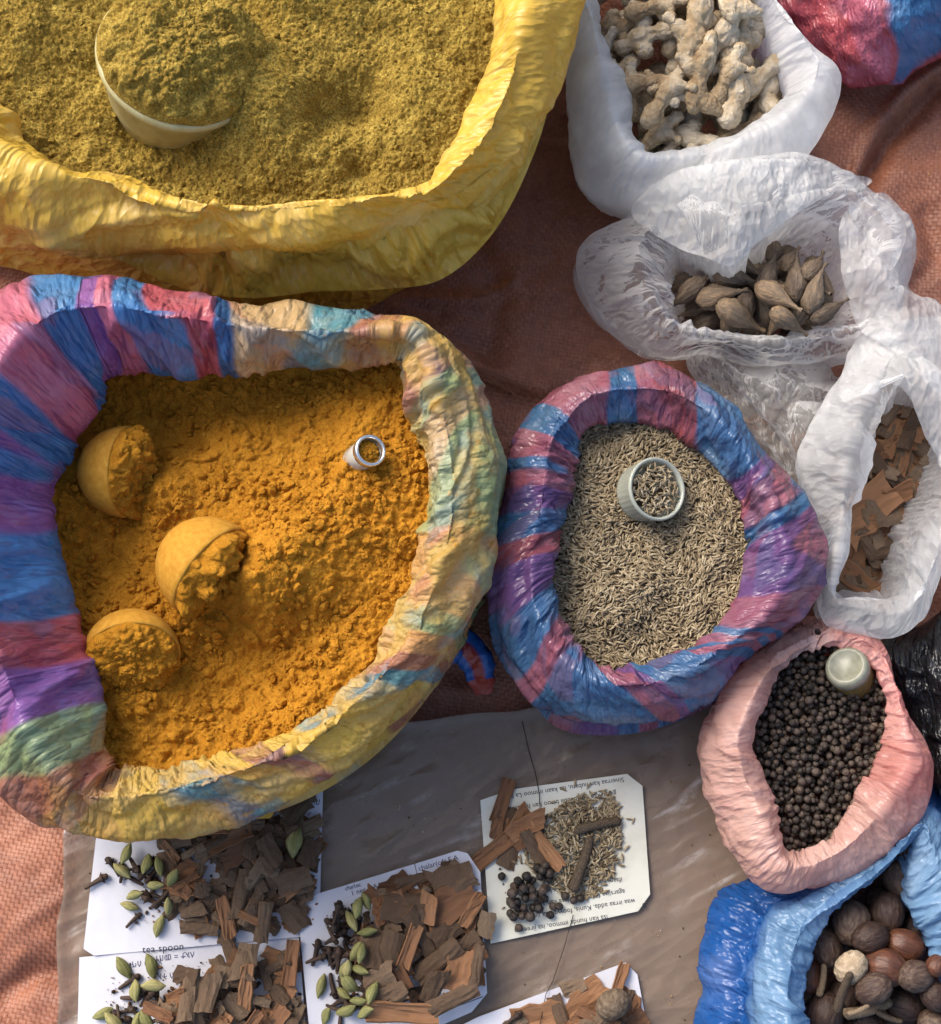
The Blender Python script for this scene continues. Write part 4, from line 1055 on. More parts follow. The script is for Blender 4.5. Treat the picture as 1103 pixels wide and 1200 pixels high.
PEP = [blob_mesh('peppercorn', 2, 0.00225, (1, 1, 1), 0.075, 2.6, i * 3.1, mat_pepper) for i in range(4)]
def sphere_drop(poly, n, r, zf, rg, tries=10, jit=0.12):
    P = np.zeros((n, 3)); Rr = r * (1 + jit * rg.normal(size=n)).clip(0.7, 1.35)
    cand = sample_in(poly, n * tries, rg).reshape(n, tries, 2)
    for i in range(n):
        best = None
        for c in cand[i]:
            z = zf(c[0], c[1]) + Rr[i]
            if i:
                d2 = (P[:i, 0] - c[0]) ** 2 + (P[:i, 1] - c[1]) ** 2; s_ = (Rr[:i] + Rr[i]) * 0.96; m_ = d2 < s_ ** 2
                if m_.any(): z = max(z, (P[:i, 2][m_] + np.sqrt(s_[m_] ** 2 - d2[m_])).max())
            if best is None or z < best[2]: best = (c[0], c[1], z)
        P[i] = best
    return P, Rr
rg = np.random.default_rng(5)
def pzf(x, y):
    c = at(955, 880, 0.05); a_ = at(950, 860, 0.05)
    return 0.0485 + 0.004 * math.sin(x * 55 + 1) * math.cos(y * 40) - 0.006 * math.exp(-((x - a_[0]) ** 2 + (y - a_[1]) ** 2) / 0.018 ** 2)
P, Rr = sphere_drop(grow_poly(P_IN, 0.008)[::4], 1850, 0.00184, pzf, rg, 5, 0.16)
vis = inside_poly(P[:, 0], P[:, 1], grow_poly(P_IN, -0.002)[::4])
order = np.argsort(-P[:, 2] - vis * 1.0); top = order[:270]; rest = order[270:]
Mp = rot_mats(rg.uniform(0, 6.28, len(P)), rg.uniform(0, 6.28, len(P)), rg.uniform(0, 6.28, len(P)), Rr / 0.00225, P)
def add(name, me, Mx, label, cat, group):
    o = bpy.data.objects.new(name, me); COL.objects.link(o); o.matrix_world = Matrix(Mx.tolist()) if not isinstance(Mx, Matrix) else Mx
    return tag(o, label, cat, group)
for i in top: add('peppercorn', PEP[i % 4], Mp[i], 'black peppercorn on top of the heap in the pale pink bag', 'peppercorn', 'peppercorns in the pink bag')
m = NM('pepper_mass'); oc = m.objco(); n_ = m.noise(oc, 700, 3, 0.6, 'RIDGED_MULTIFRACTAL')
mat_pep_mass = m.done(m.pbsdf(m.attr('Col'), 0.55, m.bump(n_, 0.8, 0.0012), 0.4))
v0, f0 = arr(PEP[0]); vv, ff = join_copies(v0, f0, Mp[rest])
cc = np.clip(rg.normal(0.35, 0.3, len(rest)), 0, 1)[:, None]; cc = np.array((0.026, 0.020, 0.016)) * (1 - cc) + np.array((0.13, 0.09, 0.062)) * cc
me = mesh_np('peppercorns', vv, ff); set_col(me, 'Col', np.repeat(cc, len(v0), 0))
tag(obj('peppercorns', me, mat_pep_mass), 'mass of black peppercorns filling the pale pink bag', 'pepper', kind='stuff')
# jar lid and amber jar standing in the pepper
m = NM('amber'); amber = m.done(m.mixs(0.25, m.pbsdf((0.20, 0.15, 0.05), 0.2, None, 0.5), m.n('ShaderNodeBsdfTransparent', i_0=(0.6, 0.5, 0.25, 1)).outputs[0]))
m = NM('pale_lid'); oc = m.objco(); n_ = m.noise(oc, 200, 3)
palelid = m.done(m.pbsdf(m.mix(m.mapr(n_, 0.4, 0.7), (0.27, 0.27, 0.20), (0.19, 0.185, 0.13)), 0.35, m.bump(n_, 0.1, 0.0005), 0.5))
jar = bpy.data.objects.new('spice_jar', None); COL.objects.link(jar); jar.empty_display_size = 0.01
place(jar, at(992, 781, 0.073), (-0.42, 0.30, 0.85)); tag(jar, 'small amber jar with pale round lid half sunk in the peppercorns', 'jar')
q = obj('lid', lathe('jar_lid', [(0.0001, 0.0008), (0.0088, 0.0008), (0.0094, 0.0016), (0.0108, 0.0016), (0.0122, 0.0), (0.0128, -0.003), (0.0128, -0.006), (0.0118, -0.0064)], 64, palelid)); q.parent = jar
q = obj('body', lathe('jar_body', [(0.0112, -0.006), (0.0120, -0.009), (0.0124, -0.013), (0.0120, -0.030), (0.004, -0.032)], 48, amber)); q.parent = jar

# ---- height-map pile: things are dropped one after another and lean on what lies below
class Pile:
    def __init__(s, x0, x1, y0, y1, zf, res=0.0012):
        s.x0, s.y0, s.res = x0, y0, res
        s.nx = int((x1 - x0) / res) + 1; s.ny = int((y1 - y0) / res) + 1
        X, Y = np.meshgrid(x0 + np.arange(s.nx) * res, y0 + np.arange(s.ny) * res, indexing='ij')
        s.H = zf(X, Y) if callable(zf) else np.full((s.nx, s.ny), zf, float)
    def idx(s, x, y):
        return np.clip(((x - s.x0) / s.res + 0.5).astype(int), 0, s.nx - 1), np.clip(((y - s.y0) / s.res + 0.5).astype(int), 0, s.ny - 1)
    def drop(s, pts, x, y, yaw, scale=(1, 1, 1), roll=0.0, pitch=None, sink=0.0004, maxp=0.5, tuck=0.0):
        pts = pts * np.asarray(scale)
        if roll:
            c, n = math.cos(roll), math.sin(roll); pts = np.stack([pts[:, 0], pts[:, 1] * c - pts[:, 2] * n, pts[:, 1] * n + pts[:, 2] * c], 1)
        L = np.ptp(pts[:, 0]) * 0.42
        dx, dy = math.cos(yaw), math.sin(yaw)
        if pitch is None:
            ii = s.idx(np.array([x + dx * L, x - dx * L]), np.array([y + dy * L, y - dy * L])); h = s.H[ii]
            pitch = max(-maxp, min(maxp, math.atan2(h[0] - h[1], 2 * L)))
        M = rot_mats(*[np.array([q]) for q in (yaw, pitch, 0.0, 1.0)], np.array([[x, y, 0]]))[0]
        w_ = pts @ M[:3, :3].T + M[:3, 3]
        ii = s.idx(w_[:, 0], w_[:, 1])
        gap = s.H[ii] - w_[:, 2]
        z = np.quantile(gap, 1.0 - tuck) - sink if tuck else gap.max() - sink
        np.maximum.at(s.H, ii, w_[:, 2] + z)
        M[2, 3] += z
        Rl = np.eye(4); c, n = math.cos(roll), math.sin(roll); Rl[1, 1] = c; Rl[1, 2] = -n; Rl[2, 1] = n; Rl[2, 2] = c
        Sc = np.diag([*scale, 1.0])
        return M @ Rl @ Sc

def pts_of(me):
    v, f_ = arr(me); return np.vstack([v, v[f_].mean(1)])
def pxy(px, py, z): p = at(px, py, z); return p[0], p[1]

# ---- bark chips
def chip_mesh(L, Wd, arc, th, seed):
    rg = np.random.default_rng(seed); na, nl = 7, 6
    R = Wd / max(arc, 0.05); V = []
    e0 = np.cumsum(rg.normal(0, 0.026, na)) * L; e1 = np.cumsum(rg.normal(0, 0.026, na)) * L; sk = rg.normal(0, 0.16)
    wj = 1 + rg.normal(0, 0.11, nl); bend = rg.normal(0, 0.05)
    for side in (1, 0):
        for i in range(nl):
            q = i / (nl - 1)
            for j in range(na):
                a = (j / (na - 1) - 0.5) * arc * wj[i]
                x = (-L / 2 + e0[j]) * (1 - q) + (L / 2 + e1[j]) * q + sk * Wd * (j / (na - 1) - 0.5)
                rr = R + (th if side else 0) * (1 + 0.3 * rg.normal() * 0.4)
                V.append((x, rr * math.sin(a), rr * math.cos(a) - R * math.cos(arc / 2) + bend * L * (q - 0.5) ** 2 * 2 + rg.normal(0, 0.00028)))
    n = na * nl; F = []; mi = []
    for i in range(nl - 1):
        for j in range(na - 1):
            a = i * na + j; F.append((a, a + na, a + na + 1, a + 1)); mi.append(0)
            F.append((n + a, n + a + 1, n + a + na + 1, n + a + na)); mi.append(1)
    bd = [j for j in range(na)] + [i * na + na - 1 for i in range(1, nl)] + [(nl - 1) * na + j for j in range(na - 2, -1, -1)] + [i * na for i in range(nl - 2, 0, -1)]
    for a, b_ in zip(bd, bd[1:] + bd[:1]): F.append((a, b_, n + b_, n + a)); mi.append(1)
    me = mesh_np('cinnamon_chip', np.array(V), np.array(F), smooth=False)
    me.materials.append(bark_out); me.materials.append(bark_in)
    me.polygons.foreach_set('material_index', np.array(mi, dtype=np.int32)); me.update()
    return me
CHIPS = [chip_mesh(L, Wd, a, 0.0010, i) for i, (L, Wd, a) in enumerate([(0.020, 0.010, 0.9), (0.026, 0.008, 1.4), (0.016, 0.011, 0.6), (0.013, 0.008, 0.8), (0.022, 0.013, 0.7), (0.018, 0.006, 1.7), (0.011, 0.009, 0.5), (0.028, 0.010, 1.9), (0.015, 0.005, 1.2), (0.019, 0.012, 1.1), (0.009, 0.005, 0.5), (0.030, 0.007, 1.5)])]
CHP = [pts_of(c) for c in CHIPS]
# cloves: stalk with a four-lobed bud, one mesh
def clove_mesh(seed):
    rg = np.random.default_rng(seed); prof = [(-0.0075, 0.0005), (-0.007, 0.0010), (-0.002, 0.0013), (0.002, 0.0016), (0.0030, 0.0026), (0.0038, 0.0018), (0.0050, 0.0019), (0.0062, 0.0014), (0.0068, 0.0004)]
    ns = 8; V = []
    for k, (x, r) in enumerate(prof):
        for j in range(ns):
            a = 2 * PI * j / ns; rr = r * (1 + (0.35 * (j % 2) if k == 4 else 0.08 * rg.normal()))
            V.append((x + (0.0008 * (j % 2) if k == 4 else 0), rr * math.cos(a) + 0.0006 * math.sin(x * 300 + seed), rr * math.sin(a)))
    me = mesh_np('clove', np.array(V), grid_faces(ns, len(prof))); me.materials.append(mat_clove); return me
CLOVES = [clove_mesh(i) for i in range(3)]; CLP = [pts_of(c) for c in CLOVES]
def pod_mesh(seed, L=0.0124, r=0.0027):
    v, f_ = spindle(L, r, 14, 18, 0.03 * (seed - 1), 0.80, seed, 0.07, 9, 0.10)
    a3 = np.arctan2(v[:, 2], v[:, 1]); v[:, 1:] *= (1 + 0.10 * np.cos(3 * a3 + seed))[:, None]
    v[:, 2] *= 0.85; v[:, 1] += 0.0004 * np.sin(v[:, 0] * 500 + seed)
    me = mesh_np('cardamom_pod', v, f_); me.materials.append(mat_cardamom); return me
GPODS = [pod_mesh(i) for i in range(3)]; GPP = [pts_of(c) for c in GPODS]
def stick_mesh(seed, L=0.03, r=0.0029, mat=mat_timiz):
    rg = np.random.default_rng(seed); nl, ns = 30, 14; V = []
    for i in range(nl):
        q = i / (nl - 1); rr = r * min(1, (q * (1 - q) * 18 + 0.15)) * (1.05 - 0.25 * q)
        for j in range(ns):
            a = 2 * PI * (j + 0.5 * (i % 2)) / ns; k = rr * (1 + 0.10 * ((i + j) % 2) + 0.05 * rg.normal())
            V.append(((q - 0.5) * L, k * math.cos(a) + 0.0015 * math.sin(q * 3 + seed), k * math.sin(a)))
    me = mesh_np('long_pepper', np.array(V), grid_faces(ns, nl)); me.materials.append(mat); return me
STICK = [stick_mesh(1), stick_mesh(2, 0.032), stick_mesh(3, 0.024, 0.0025, mat_timiz_l)]; STP = [pts_of(c) for c in STICK]

# ================================================================== PAPER CARDS
m = NM('white_paper'); oc = m.objco(); n1 = m.noise(oc, 30, 4, 0.6); n2 = m.noise(oc, 700, 2)
white_paper = m.done(m.pbsdf(m.mix(m.mapr(n1, 0.4, 0.7), (0.63, 0.63, 0.68), (0.55, 0.55, 0.61)), 0.75, m.bump(n1, 0.25, 0.003, m.bump(n2, 0.1, 0.0002)), 0.25))
m = NM('cream_paper'); oc = m.objco(); n1 = m.noise(oc, 40, 4, 0.6); n2 = m.noise(oc, 700, 2)
cream_paper = m.done(m.pbsdf(m.mix(m.mapr(n1, 0.45, 0.75), (0.67, 0.66, 0.57), (0.55, 0.52, 0.41)), 0.75, m.bump(n1, 0.25, 0.003, m.bump(n2, 0.1, 0.0002)), 0.25))
m = NM('ink'); ink = m.done(m.pbsdf((0.035, 0.035, 0.05), 0.7, None, 0.2))
m = NM('blue_ink'); blue_ink = m.done(m.pbsdf((0.05, 0.05, 0.12), 0.7, None, 0.2))

def card_wave(X, Y, seed): return 0.0007 * fbm(X * 22 + seed, Y * 22, seed, 2)
def make_card(corners, z, mat, seed, label):
    P = [Vector(at(p[0], p[1], z)) for p in corners]
    bm = bmesh.new(); bm.faces.new([bm.verts.new((p.x, p.y, 0)) for p in P])
    xs = [p.x for p in P]; ys = [p.y for p in P]
    for k in range(1, 18):
        for ax, lo, hi in ((0, min(xs), max(xs)), (1, min(ys), max(ys))):
            co = Vector((0, 0, 0)); co[ax] = lo + (hi - lo) * k / 18; no = Vector((0, 0, 0)); no[ax] = 1
            bmesh.ops.bisect_plane(bm, geom=bm.verts[:] + bm.edges[:] + bm.faces[:], plane_co=co, plane_no=no, dist=1e-6)
    if sum(f.normal.z for f in bm.faces) < 0: bmesh.ops.reverse_faces(bm, faces=bm.faces[:])
    r = bmesh.ops.extrude_face_region(bm, geom=bm.faces[:])
    upv = {v for v in r['geom'] if isinstance(v, bmesh.types.BMVert)}
    for v in bm.verts:
        v.co.z = z + float(card_wave(v.co.x, v.co.y, seed)) + (0.0003 if v in upv else 0.0)
    me = bpy.data.meshes.new('paper_card'); bm.to_mesh(me); bm.free()
    o = obj('paper_card', me, mat)
    return tag(o, label, 'paper card', 'paper cards with spice samples')

def lettering(card, lines, z, seed, mat=ink, parent_name='lettering'):
    """lines: (text, px, py, angle in the picture in degrees counter-clockwise, letter height in photo px, spread)"""
    for text, px, py, ang, hpx, spread in lines:
        cu = bpy.data.curves.new('t', 'FONT'); cu.body = text; cu.size = hpx * 0.00055 * 1.45; cu.align_x = 'LEFT'; cu.space_character = spread; cu.resolution_u = 3
        t = bpy.data.objects.new('t', cu); COL.objects.link(t)
        bpy.context.view_layer.update()
        me = bpy.data.meshes.new_from_object(t.evaluated_get(bpy.context.evaluated_depsgraph_get()))
        bpy.data.objects.remove(t); bpy.data.curves.remove(cu)
        p = at(px, py, z); M = Matrix.Translation((p[0], p[1], 0)) @ Matrix.Rotation(math.radians(ang), 4, 'Z')
        me.transform(M)
        v = np.empty(len(me.vertices) * 3, np.float32); me.vertices.foreach_get('co', v); v = v.reshape(-1, 3)
        v[:, 2] = z + card_wave(v[:, 0], v[:, 1], seed) + 0.0005
        me.vertices.foreach_set('co', v.ravel()); me.materials.clear(); me.materials.append(mat); me.update()
        obj('lettering', me, None, card)

ZB, ZA, ZC, ZD, ZE = 0.0070, 0.0086, 0.0102, 0.0074, 0.0074
cardB = make_card([(93, 1122), (350, 1096), (362, 1250), (90, 1250)], ZB, white_paper, 1, 'white paper card of cinnamon, cloves and cardamom tucked under the tea spoon card')
cardA = make_card([(118, 935), (368, 908), (379, 914), (374, 1096), (110, 1120), (98, 1112)], ZA, white_paper, 2, 'white paper card lettered tea spoon, partly under the turmeric sack, piled with spices')
cardC = make_card([(348, 1055), (536, 997), (548, 1000), (563, 1022), (571, 1164), (553, 1186), (470, 1222), (364, 1222)], ZC, white_paper, 3, 'white handwritten paper card with green cardamom and cinnamon beside the cream card')
cardD = make_card([(563, 938), (600, 925), (735, 907), (753, 921), (762, 1048), (748, 1068), (575, 1106)], ZD, cream_paper, 4, 'cream printed paper card with cumin, peppercorns and long pepper')
cardE = make_card([(500, 1222), (560, 1192), (733, 1128), (747, 1142), (762, 1222)], ZE, white_paper, 5, 'white paper card with a pale nutmeg and reddish bark, no handwriting')
lettering(cardA, [('tea spoon', 167, 1117, 5, 7.5, 1.05), ('670', 262, 1106, 5, 6.5, 1.0)], ZA, 2)
lettering(cardA, [('\u12a4\u1230\u1276 \u1293', 372, 919, 172, 6, 1.0), ('\u1218\u12a0\u12ed \u12c8\u12a5', 372, 929, 172, 6, 1.0), ('\u1260\u12a0\u1233\u1275\u1290 A', 376, 937, 172, 6, 1.0)], ZA, 2, blue_ink)
lettering(cardB, [('\u1208\u12a0\u1273 = \u1218\u1260\u1290 1', 228, 1115, 186, 6, 1.0), ('\u12a0\u1215\u1218 \u1230\u1325', 190, 1123, 186, 6, 1.0), ('\u12a0\u1218\u1265\u1230 \u1275\u12a5', 225, 1137, 186, 6, 1.0)], ZB, 1, blue_ink)
lettering(cardC, [('chalar(c4t,E,A', 491, 1021, 16, 5.6, 1.0), ('1 anAt = 1reD', 495, 1031, 15, 5.6, 1.0), ('2 AiAt = cmBat', 502, 1040, 15, 5.6, 1.0),
                  ('1 ner 2 AAn 2 ovaclct', 412, 1050, 16.5, 5.4, 1.0), ('mvete ec, sveeee', 416, 1059, 16.5, 5.4, 1.0), ('charl.ec', 405, 1044, 16.5, 4.6, 0.9), ('E, A', 546, 1058, 15, 5.6, 1.0), ('nAt =', 545, 1097, 15, 5.6, 1.0), ('vat', 552, 1106, 15, 5.6, 1.0), ('ahtcm', 430, 1138, 14, 5.6, 1.0)], ZC, 3, blue_ink)
lettering(cardC, [('115', 500, 1188, 14, 6, 1.0)], ZC, 3)
# printed lines on the cream card run upside down: each starts at its right end
lettering(cardD, [('Sinerraa kan hubatu, isa kaan immoo La ba', 731, 911, 188.5, 5.3, 1.0), ('gaarii kan ta\'e deebii biroo kan hubatu,', 722, 927, 188.5, 5.3, 1.0), ('hundaa of keessaa akka isaan', 716, 943, 188.5, 5.3, 1.0),
                  ('ifaani kan argatu hubatan kee isa irraa', 729, 1028, 188.5, 5.3, 1.0), ('agarsiisa fooyyaa\'uu isaa kan agarsiisa', 732, 1042, 188.5, 5.3, 1.0), ('waa irraa adda. Kunis, fooyya\'insa jireenya', 744, 1053, 188.5, 5.3, 1.0), ('B', 757, 1058, 188.5, 5.3, 1.0),
                  ('isa kan hunda immoo, isa jireenya', 712, 1072, 188.5, 5.3, 1.0)], ZD, 4)

# thin printed rule and folds on cards
def line_obj(name, pts, r, mat, parent=None, n=4):
    cu = bpy.data.curves.new(name, 'CURVE'); cu.dimensions = '3D'; cu.bevel_depth = r; cu.bevel_resolution = 1
    sp = cu.splines.new('POLY'); sp.points.add(len(pts) - 1)
    for p, q in zip(sp.points, pts): p.co = (*q, 1)
    t = bpy.data.objects.new('t', cu); COL.objects.link(t); bpy.context.view_layer.update()
    me = bpy.data.meshes.new_from_object(t.evaluated_get(bpy.context.evaluated_depsgraph_get())); bpy.data.objects.remove(t)
    me.materials.clear(); me.materials.append(mat)
    return obj(name, me, None, parent)
def on_card(pts, z, seed, dz=0.0003):
    out = []
    for (a, b_) in zip(pts[:-1], pts[1:]):
        for k in range(8):
            px = a[0] + (b_[0] - a[0]) * k / 8; py = a[1] + (b_[1] - a[1]) * k / 8; p = at(px, py, z); out.append((p[0], p[1], z + float(card_wave(p[0], p[1], seed)) + dz))
    return out
line_obj('printed_rule', on_card([(486, 998 + 14), (490, 1030)], ZC, 3), 0.00022, ink, cardC)
line_obj('printed_rule', on_card([(566, 1168), (480, 1200)], ZC, 3), 0.00022, ink, cardC)

# ================================================================== SPICES ON THE CARDS
def chip_mass(mats, label):
    """the buried pieces of a pile as one mesh"""
    VV, FF, MI = [], [], []; base = 0
    for v, M_ in mats:
        a_, f_ = arr(CHIPS[v]); mi = np.empty(len(f_), np.int32); CHIPS[v].polygons.foreach_get('material_index', mi)
        VV.append(a_ @ M_[:3, :3].T + M_[:3, 3]); FF.append(f_ + base); MI.append(mi); base += len(a_)
    me = mesh_np('cinnamon_pieces', np.vstack(VV), np.vstack(FF), False)
    me.materials.append(bark_out); me.materials.append(bark_in); me.polygons.foreach_set('material_index', np.concatenate(MI)); me.update()
    tag(obj('cinnamon_pieces', me), label, 'cinnamon', kind='stuff')
def chips_on(pile, spots, zc, rg, label, group, buried=0, mass=None):
    bur = []
    for k_, (px, py, yaw, v, sc_, fl) in enumerate(spots):
        x, y = pxy(px, py, zc)
        if k_ < buried:
            bur.append((v, pile.drop(CHP[v], x, y, yaw, (sc_, sc_, sc_), PI * fl + rg.normal(0, 0.12), sink=0.0006, maxp=0.35, tuck=0.04)))
            if k_ == buried - 1: chip_mass(bur, mass)
            continue
        M_ = pile.drop(CHP[v], x, y, yaw, (sc_, sc_, sc_), PI * fl + rg.normal(0, 0.12), sink=0.0006, maxp=0.35, tuck=0.04)
        add('cinnamon_chip', CHIPS[v], M_, label, 'cinnamon', group)
def rand_chips(poly_px, n, rg, flip=0.45, big=1.0):
    P_ = sample_in(np.array(poly_px, float), n, rg)
    return [(p[0], p[1], rg.uniform(0, 6.28), int(rg.integers(0, 12)), big * rg.uniform(0.5, 1.0), int(rg.uniform() < flip)) for p in P_]
def things_on(pile, name, meshes, ptss, spots, zc, rg, label, cat, group, s0=0.85, s1=1.15):
    for px, py, yaw in spots:
        v = int(rg.integers(0, len(meshes))); s_ = rg.uniform(s0, s1); x, y = pxy(px, py, zc)
        M_ = pile.drop(ptss[v], x, y, yaw, (s_, s_, s_), rg.uniform(0, 6.28), sink=0.0003, maxp=0.5, tuck=0.03)
        add(name, meshes[v], M_, label, cat, group)
def rnd_spots(poly_px, n, rg): return [(p[0], p[1], rg.uniform(0, 6.28)) for p in sample_in(np.array(poly_px, float), n, rg)]
DEG = math.radians
def pile_for(px0, py0, px1, py1, z):
    a = at(px0, py1, z); b_ = at(px1, py0, z); return Pile(a[0], b_[0], a[1], b_[1], z + 0.0006)

rg = np.random.default_rng(31)
# card A (tea spoon)
pl = pile_for(80, 880, 400, 1230, ZA)
things_on(pl, 'clove', CLOVES, CLP, [(115, 1033, 0.5), (133, 1015, 2.2)] + rnd_spots([(140, 1010), (185, 1010), (200, 1060), (160, 1075), (140, 1040)], 12, rg) + [(158, 1078, 0.7)], ZA, rg, 'dark clove beside the cardamom on the tea spoon card', 'clove', 'cloves on the tea spoon card')
chips_on(pl, rand_chips([(205, 960), (355, 925), (370, 1000), (366, 1050), (350, 1085), (270, 1092), (212, 1080), (190, 1000)], 190, rg, 0.25), ZA, rg, 'brown cinnamon bark chip in the heap on the tea spoon card', 'cinnamon chips on the tea spoon card', 136, 'buried cinnamon bark pieces under the heap on the tea spoon card')
chips_on(pl, [(268, 1075, DEG(-75), 5, 1.3, 1), (312, 1080, DEG(80), 1, 1.0, 0), (347, 1030, DEG(15), 4, 1.0, 0), (320, 1000, DEG(-65), 0, 1.1, 0), (365, 1000, DEG(70), 2, 1.0, 0), (350, 948, DEG(40), 2, 1.1, 0), (235, 1088, DEG(-5), 7, 0.8, 0)], ZA, rg, 'brown cinnamon bark chip in the heap on the tea spoon card', 'cinnamon chips on the tea spoon card')
things_on(pl, 'cardamom_pod', GPODS, GPP, [(147, 1020, DEG(-40)), (190, 1015, DEG(-75)), (185, 1037, DEG(5)), (160, 1049, DEG(20)), (153, 1062, DEG(-15)), (207, 1028, DEG(60)), (188, 1085, DEG(75)), (200, 1062, DEG(85)), (175, 1012, DEG(80)), (152, 1000, DEG(70))], ZA, rg, 'green cardamom pod on the tea spoon card', 'cardamom', 'cardamom pods on the tea spoon card', 1.0, 1.2)
things_on(pl, 'cardamom_pod', GPODS, GPP, [(346, 990, DEG(85)), (352, 985, DEG(80))], ZA, rg, 'green cardamom pod lying among the cinnamon chips on the tea spoon card', 'cardamom', 'cardamom pods among cinnamon', 1.2, 1.4)
# card B
pl = pile_for(60, 1080, 400, 1300, ZB)
pl.H[:, int((at(200, 1108, ZB)[1] - pl.y0) / pl.res):] = ZA + 0.0006
things_on(pl, 'clove', CLOVES, CLP, rnd_spots([(135, 1145), (190, 1140), (215, 1160), (190, 1210), (140, 1205)], 22, rg), ZB, rg, 'dark clove on the card tucked under the tea spoon card', 'clove', 'cloves on the tucked card')
chips_on(pl, rand_chips([(215, 1150), (250, 1128), (290, 1122), (345, 1115), (352, 1220), (230, 1225), (200, 1185)], 120, rg, 0.35), ZB, rg, 'brown cinnamon bark chip on the card tucked under the tea spoon card', 'cinnamon chips on the tucked card', 72, 'buried cinnamon bark pieces on the card tucked under the tea spoon card')
chips_on(pl, [(292, 1125, DEG(80), 4, 1.0, 0), (343, 1128, DEG(85), 1, 1.0, 1), (230, 1162, DEG(86), 7, 1.05, 0), (294, 1152, DEG(85), 8, 1.4, 1), (250, 1160, DEG(80), 0, 1.2, 0), (195, 1180, DEG(-20), 5, 1.1, 1), (226, 1140, DEG(-10), 2, 0.9, 0)], ZB, rg, 'brown cinnamon bark chip on the card tucked under the tea spoon card', 'cinnamon chips on the tucked card')
things_on(pl, 'cardamom_pod', GPODS, GPP, [(146, 1134, DEG(-55)), (178, 1132, DEG(-70)), (186, 1152, DEG(0)), (165, 1158, DEG(-80)), (122, 1187, DEG(25)), (138, 1196, DEG(-50)), (165, 1196, DEG(75)), (178, 1192, DEG(-60))], ZB, rg, 'green cardamom pod on the card tucked under the tea spoon card', 'cardamom', 'cardamom pods on the tucked card', 1.1, 1.35)
# card C
pl = pile_for(330, 980, 600, 1260, ZC)
things_on(pl, 'clove', CLOVES, CLP, rnd_spots([(385, 1075), (420, 1068), (430, 1100), (425, 1190), (395, 1205), (385, 1130)], 40, rg) + [(371, 1115, 1.4), (372, 1123, 0.4), (398, 1067, 1.2)], ZC, rg, 'dark clove on the handwritten card', 'clove', 'cloves on the handwritten card')
chips_on(pl, rand_chips([(430, 1062), (455, 1035), (545, 1022), (562, 1060), (560, 1140), (500, 1182), (430, 1185), (425, 1120)], 100, rg, 0.38), ZC, rg, 'brown cinnamon bark chip in the pile on the handwritten card', 'cinnamon chips on the handwritten card', 60, 'buried cinnamon bark pieces in the pile on the handwritten card')
chips_on(pl, [(528, 1058, DEG(30), 4, 1.55, 1), (530, 1030, DEG(15), 4, 1.25, 0), (475, 1063, DEG(-5), 9, 1.35, 0), (503, 1063, DEG(85), 0, 0.95, 1), (493, 1092, DEG(-60), 7, 1.1, 0), (522, 1092, DEG(30), 4, 0.9, 0), (482, 1108, DEG(70), 1, 1.0, 1), (440, 1110, DEG(70), 2, 1.35, 0), (460, 1107, DEG(75), 9, 1.0, 0),
              (512, 1125, DEG(38), 1, 1.3, 0), (538, 1133, DEG(80), 9, 1.2, 1), (558, 1130, DEG(78), 11, 0.85, 0), (530, 1168, DEG(25), 1, 1.2, 0), (510, 1150, DEG(65), 0, 1.1, 0), (472, 1182, DEG(-5), 11, 1.5, 1), (448, 1140, DEG(20), 9, 1.0, 0), (462, 1160, DEG(20), 3, 1.3, 0), (554, 1065, DEG(58), 5, 1.2, 1), (570, 1082, DEG(80), 9, 0.8, 0)], ZC, rg, 'brown cinnamon bark chip in the pile on the handwritten card', 'cinnamon chips on the handwritten card')
things_on(pl, 'cardamom_pod', GPODS, GPP, [(431, 1055, DEG(-65)), (422, 1062, DEG(80)), (414, 1078, DEG(-60)), (433, 1090, DEG(10)), (420, 1112, DEG(60)), (427, 1113, DEG(80)), (404, 1135, DEG(70)), (425, 1133, DEG(-15)), (411, 1132, DEG(85)), (377, 1155, DEG(75)), (404, 1162, DEG(-35)), (410, 1150, DEG(-60)), (415, 1148, DEG(-50)), (440, 1158, DEG(70)), (383, 1190, DEG(65)), (408, 1181, DEG(25)), (432, 1180, DEG(28)), (424, 1167, DEG(5))], ZC, rg, 'green cardamom pod on the handwritten card', 'cardamom', 'cardamom pods on the handwritten card', 0.95, 1.25)
# card D: cumin pile, long pepper, peppercorns, chips
pl = pile_for(540, 890, 790, 1130, ZD)
polyD = np.array([(630, 968), (650, 948), (685, 930), (712, 926), (724, 940), (728, 975), (724, 1010), (710, 1045), (690, 1052), (655, 1045), (622, 1020), (612, 1000), (632, 990)], float)
polyW = np.array([pxy(p[0], p[1], ZD) for p in polyD])
cD = polyW.mean(0); n = 1000
xy = sample_in(polyW, n, rg); rD = np.hypot(*(xy - cD).T) / 0.032
zz = ZD + 0.0014 + rg.uniform(0, 1, n) * 0.0045 * np.clip(1 - rD ** 2, 0.05, 1)
ext = np.array([pxy(*p, ZD) for p in [(737, 960), (734, 994), (729, 1005), (728, 1014), (660, 925), (674, 917), (690, 921), (742, 962), (648, 940), (602, 1010), (610, 1006)]]); xy = np.vstack([xy, ext]); zz = np.concatenate([zz, np.full(len(ext), ZD + 0.0013)])
nn = len(xy)
Md = rot_mats(rg.uniform(0, 6.28, nn), np.concatenate([rg.normal(0, 0.2, n), np.zeros(len(ext))]), rg.uniform(0, 6.28, nn), rg.uniform(0.9, 1.25, nn), np.column_stack([xy, zz]))
topD = np.concatenate([np.argsort(-zz[:n] - 0.004 * rD ** 2)[:110], np.arange(n, nn)]); restD = np.setdiff1d(np.arange(nn), topD)
for i in topD: seed_obj(Md[i], int(i) % 4, 'single cumin seed on the cream printed card', 'cumin seeds on the cream card')
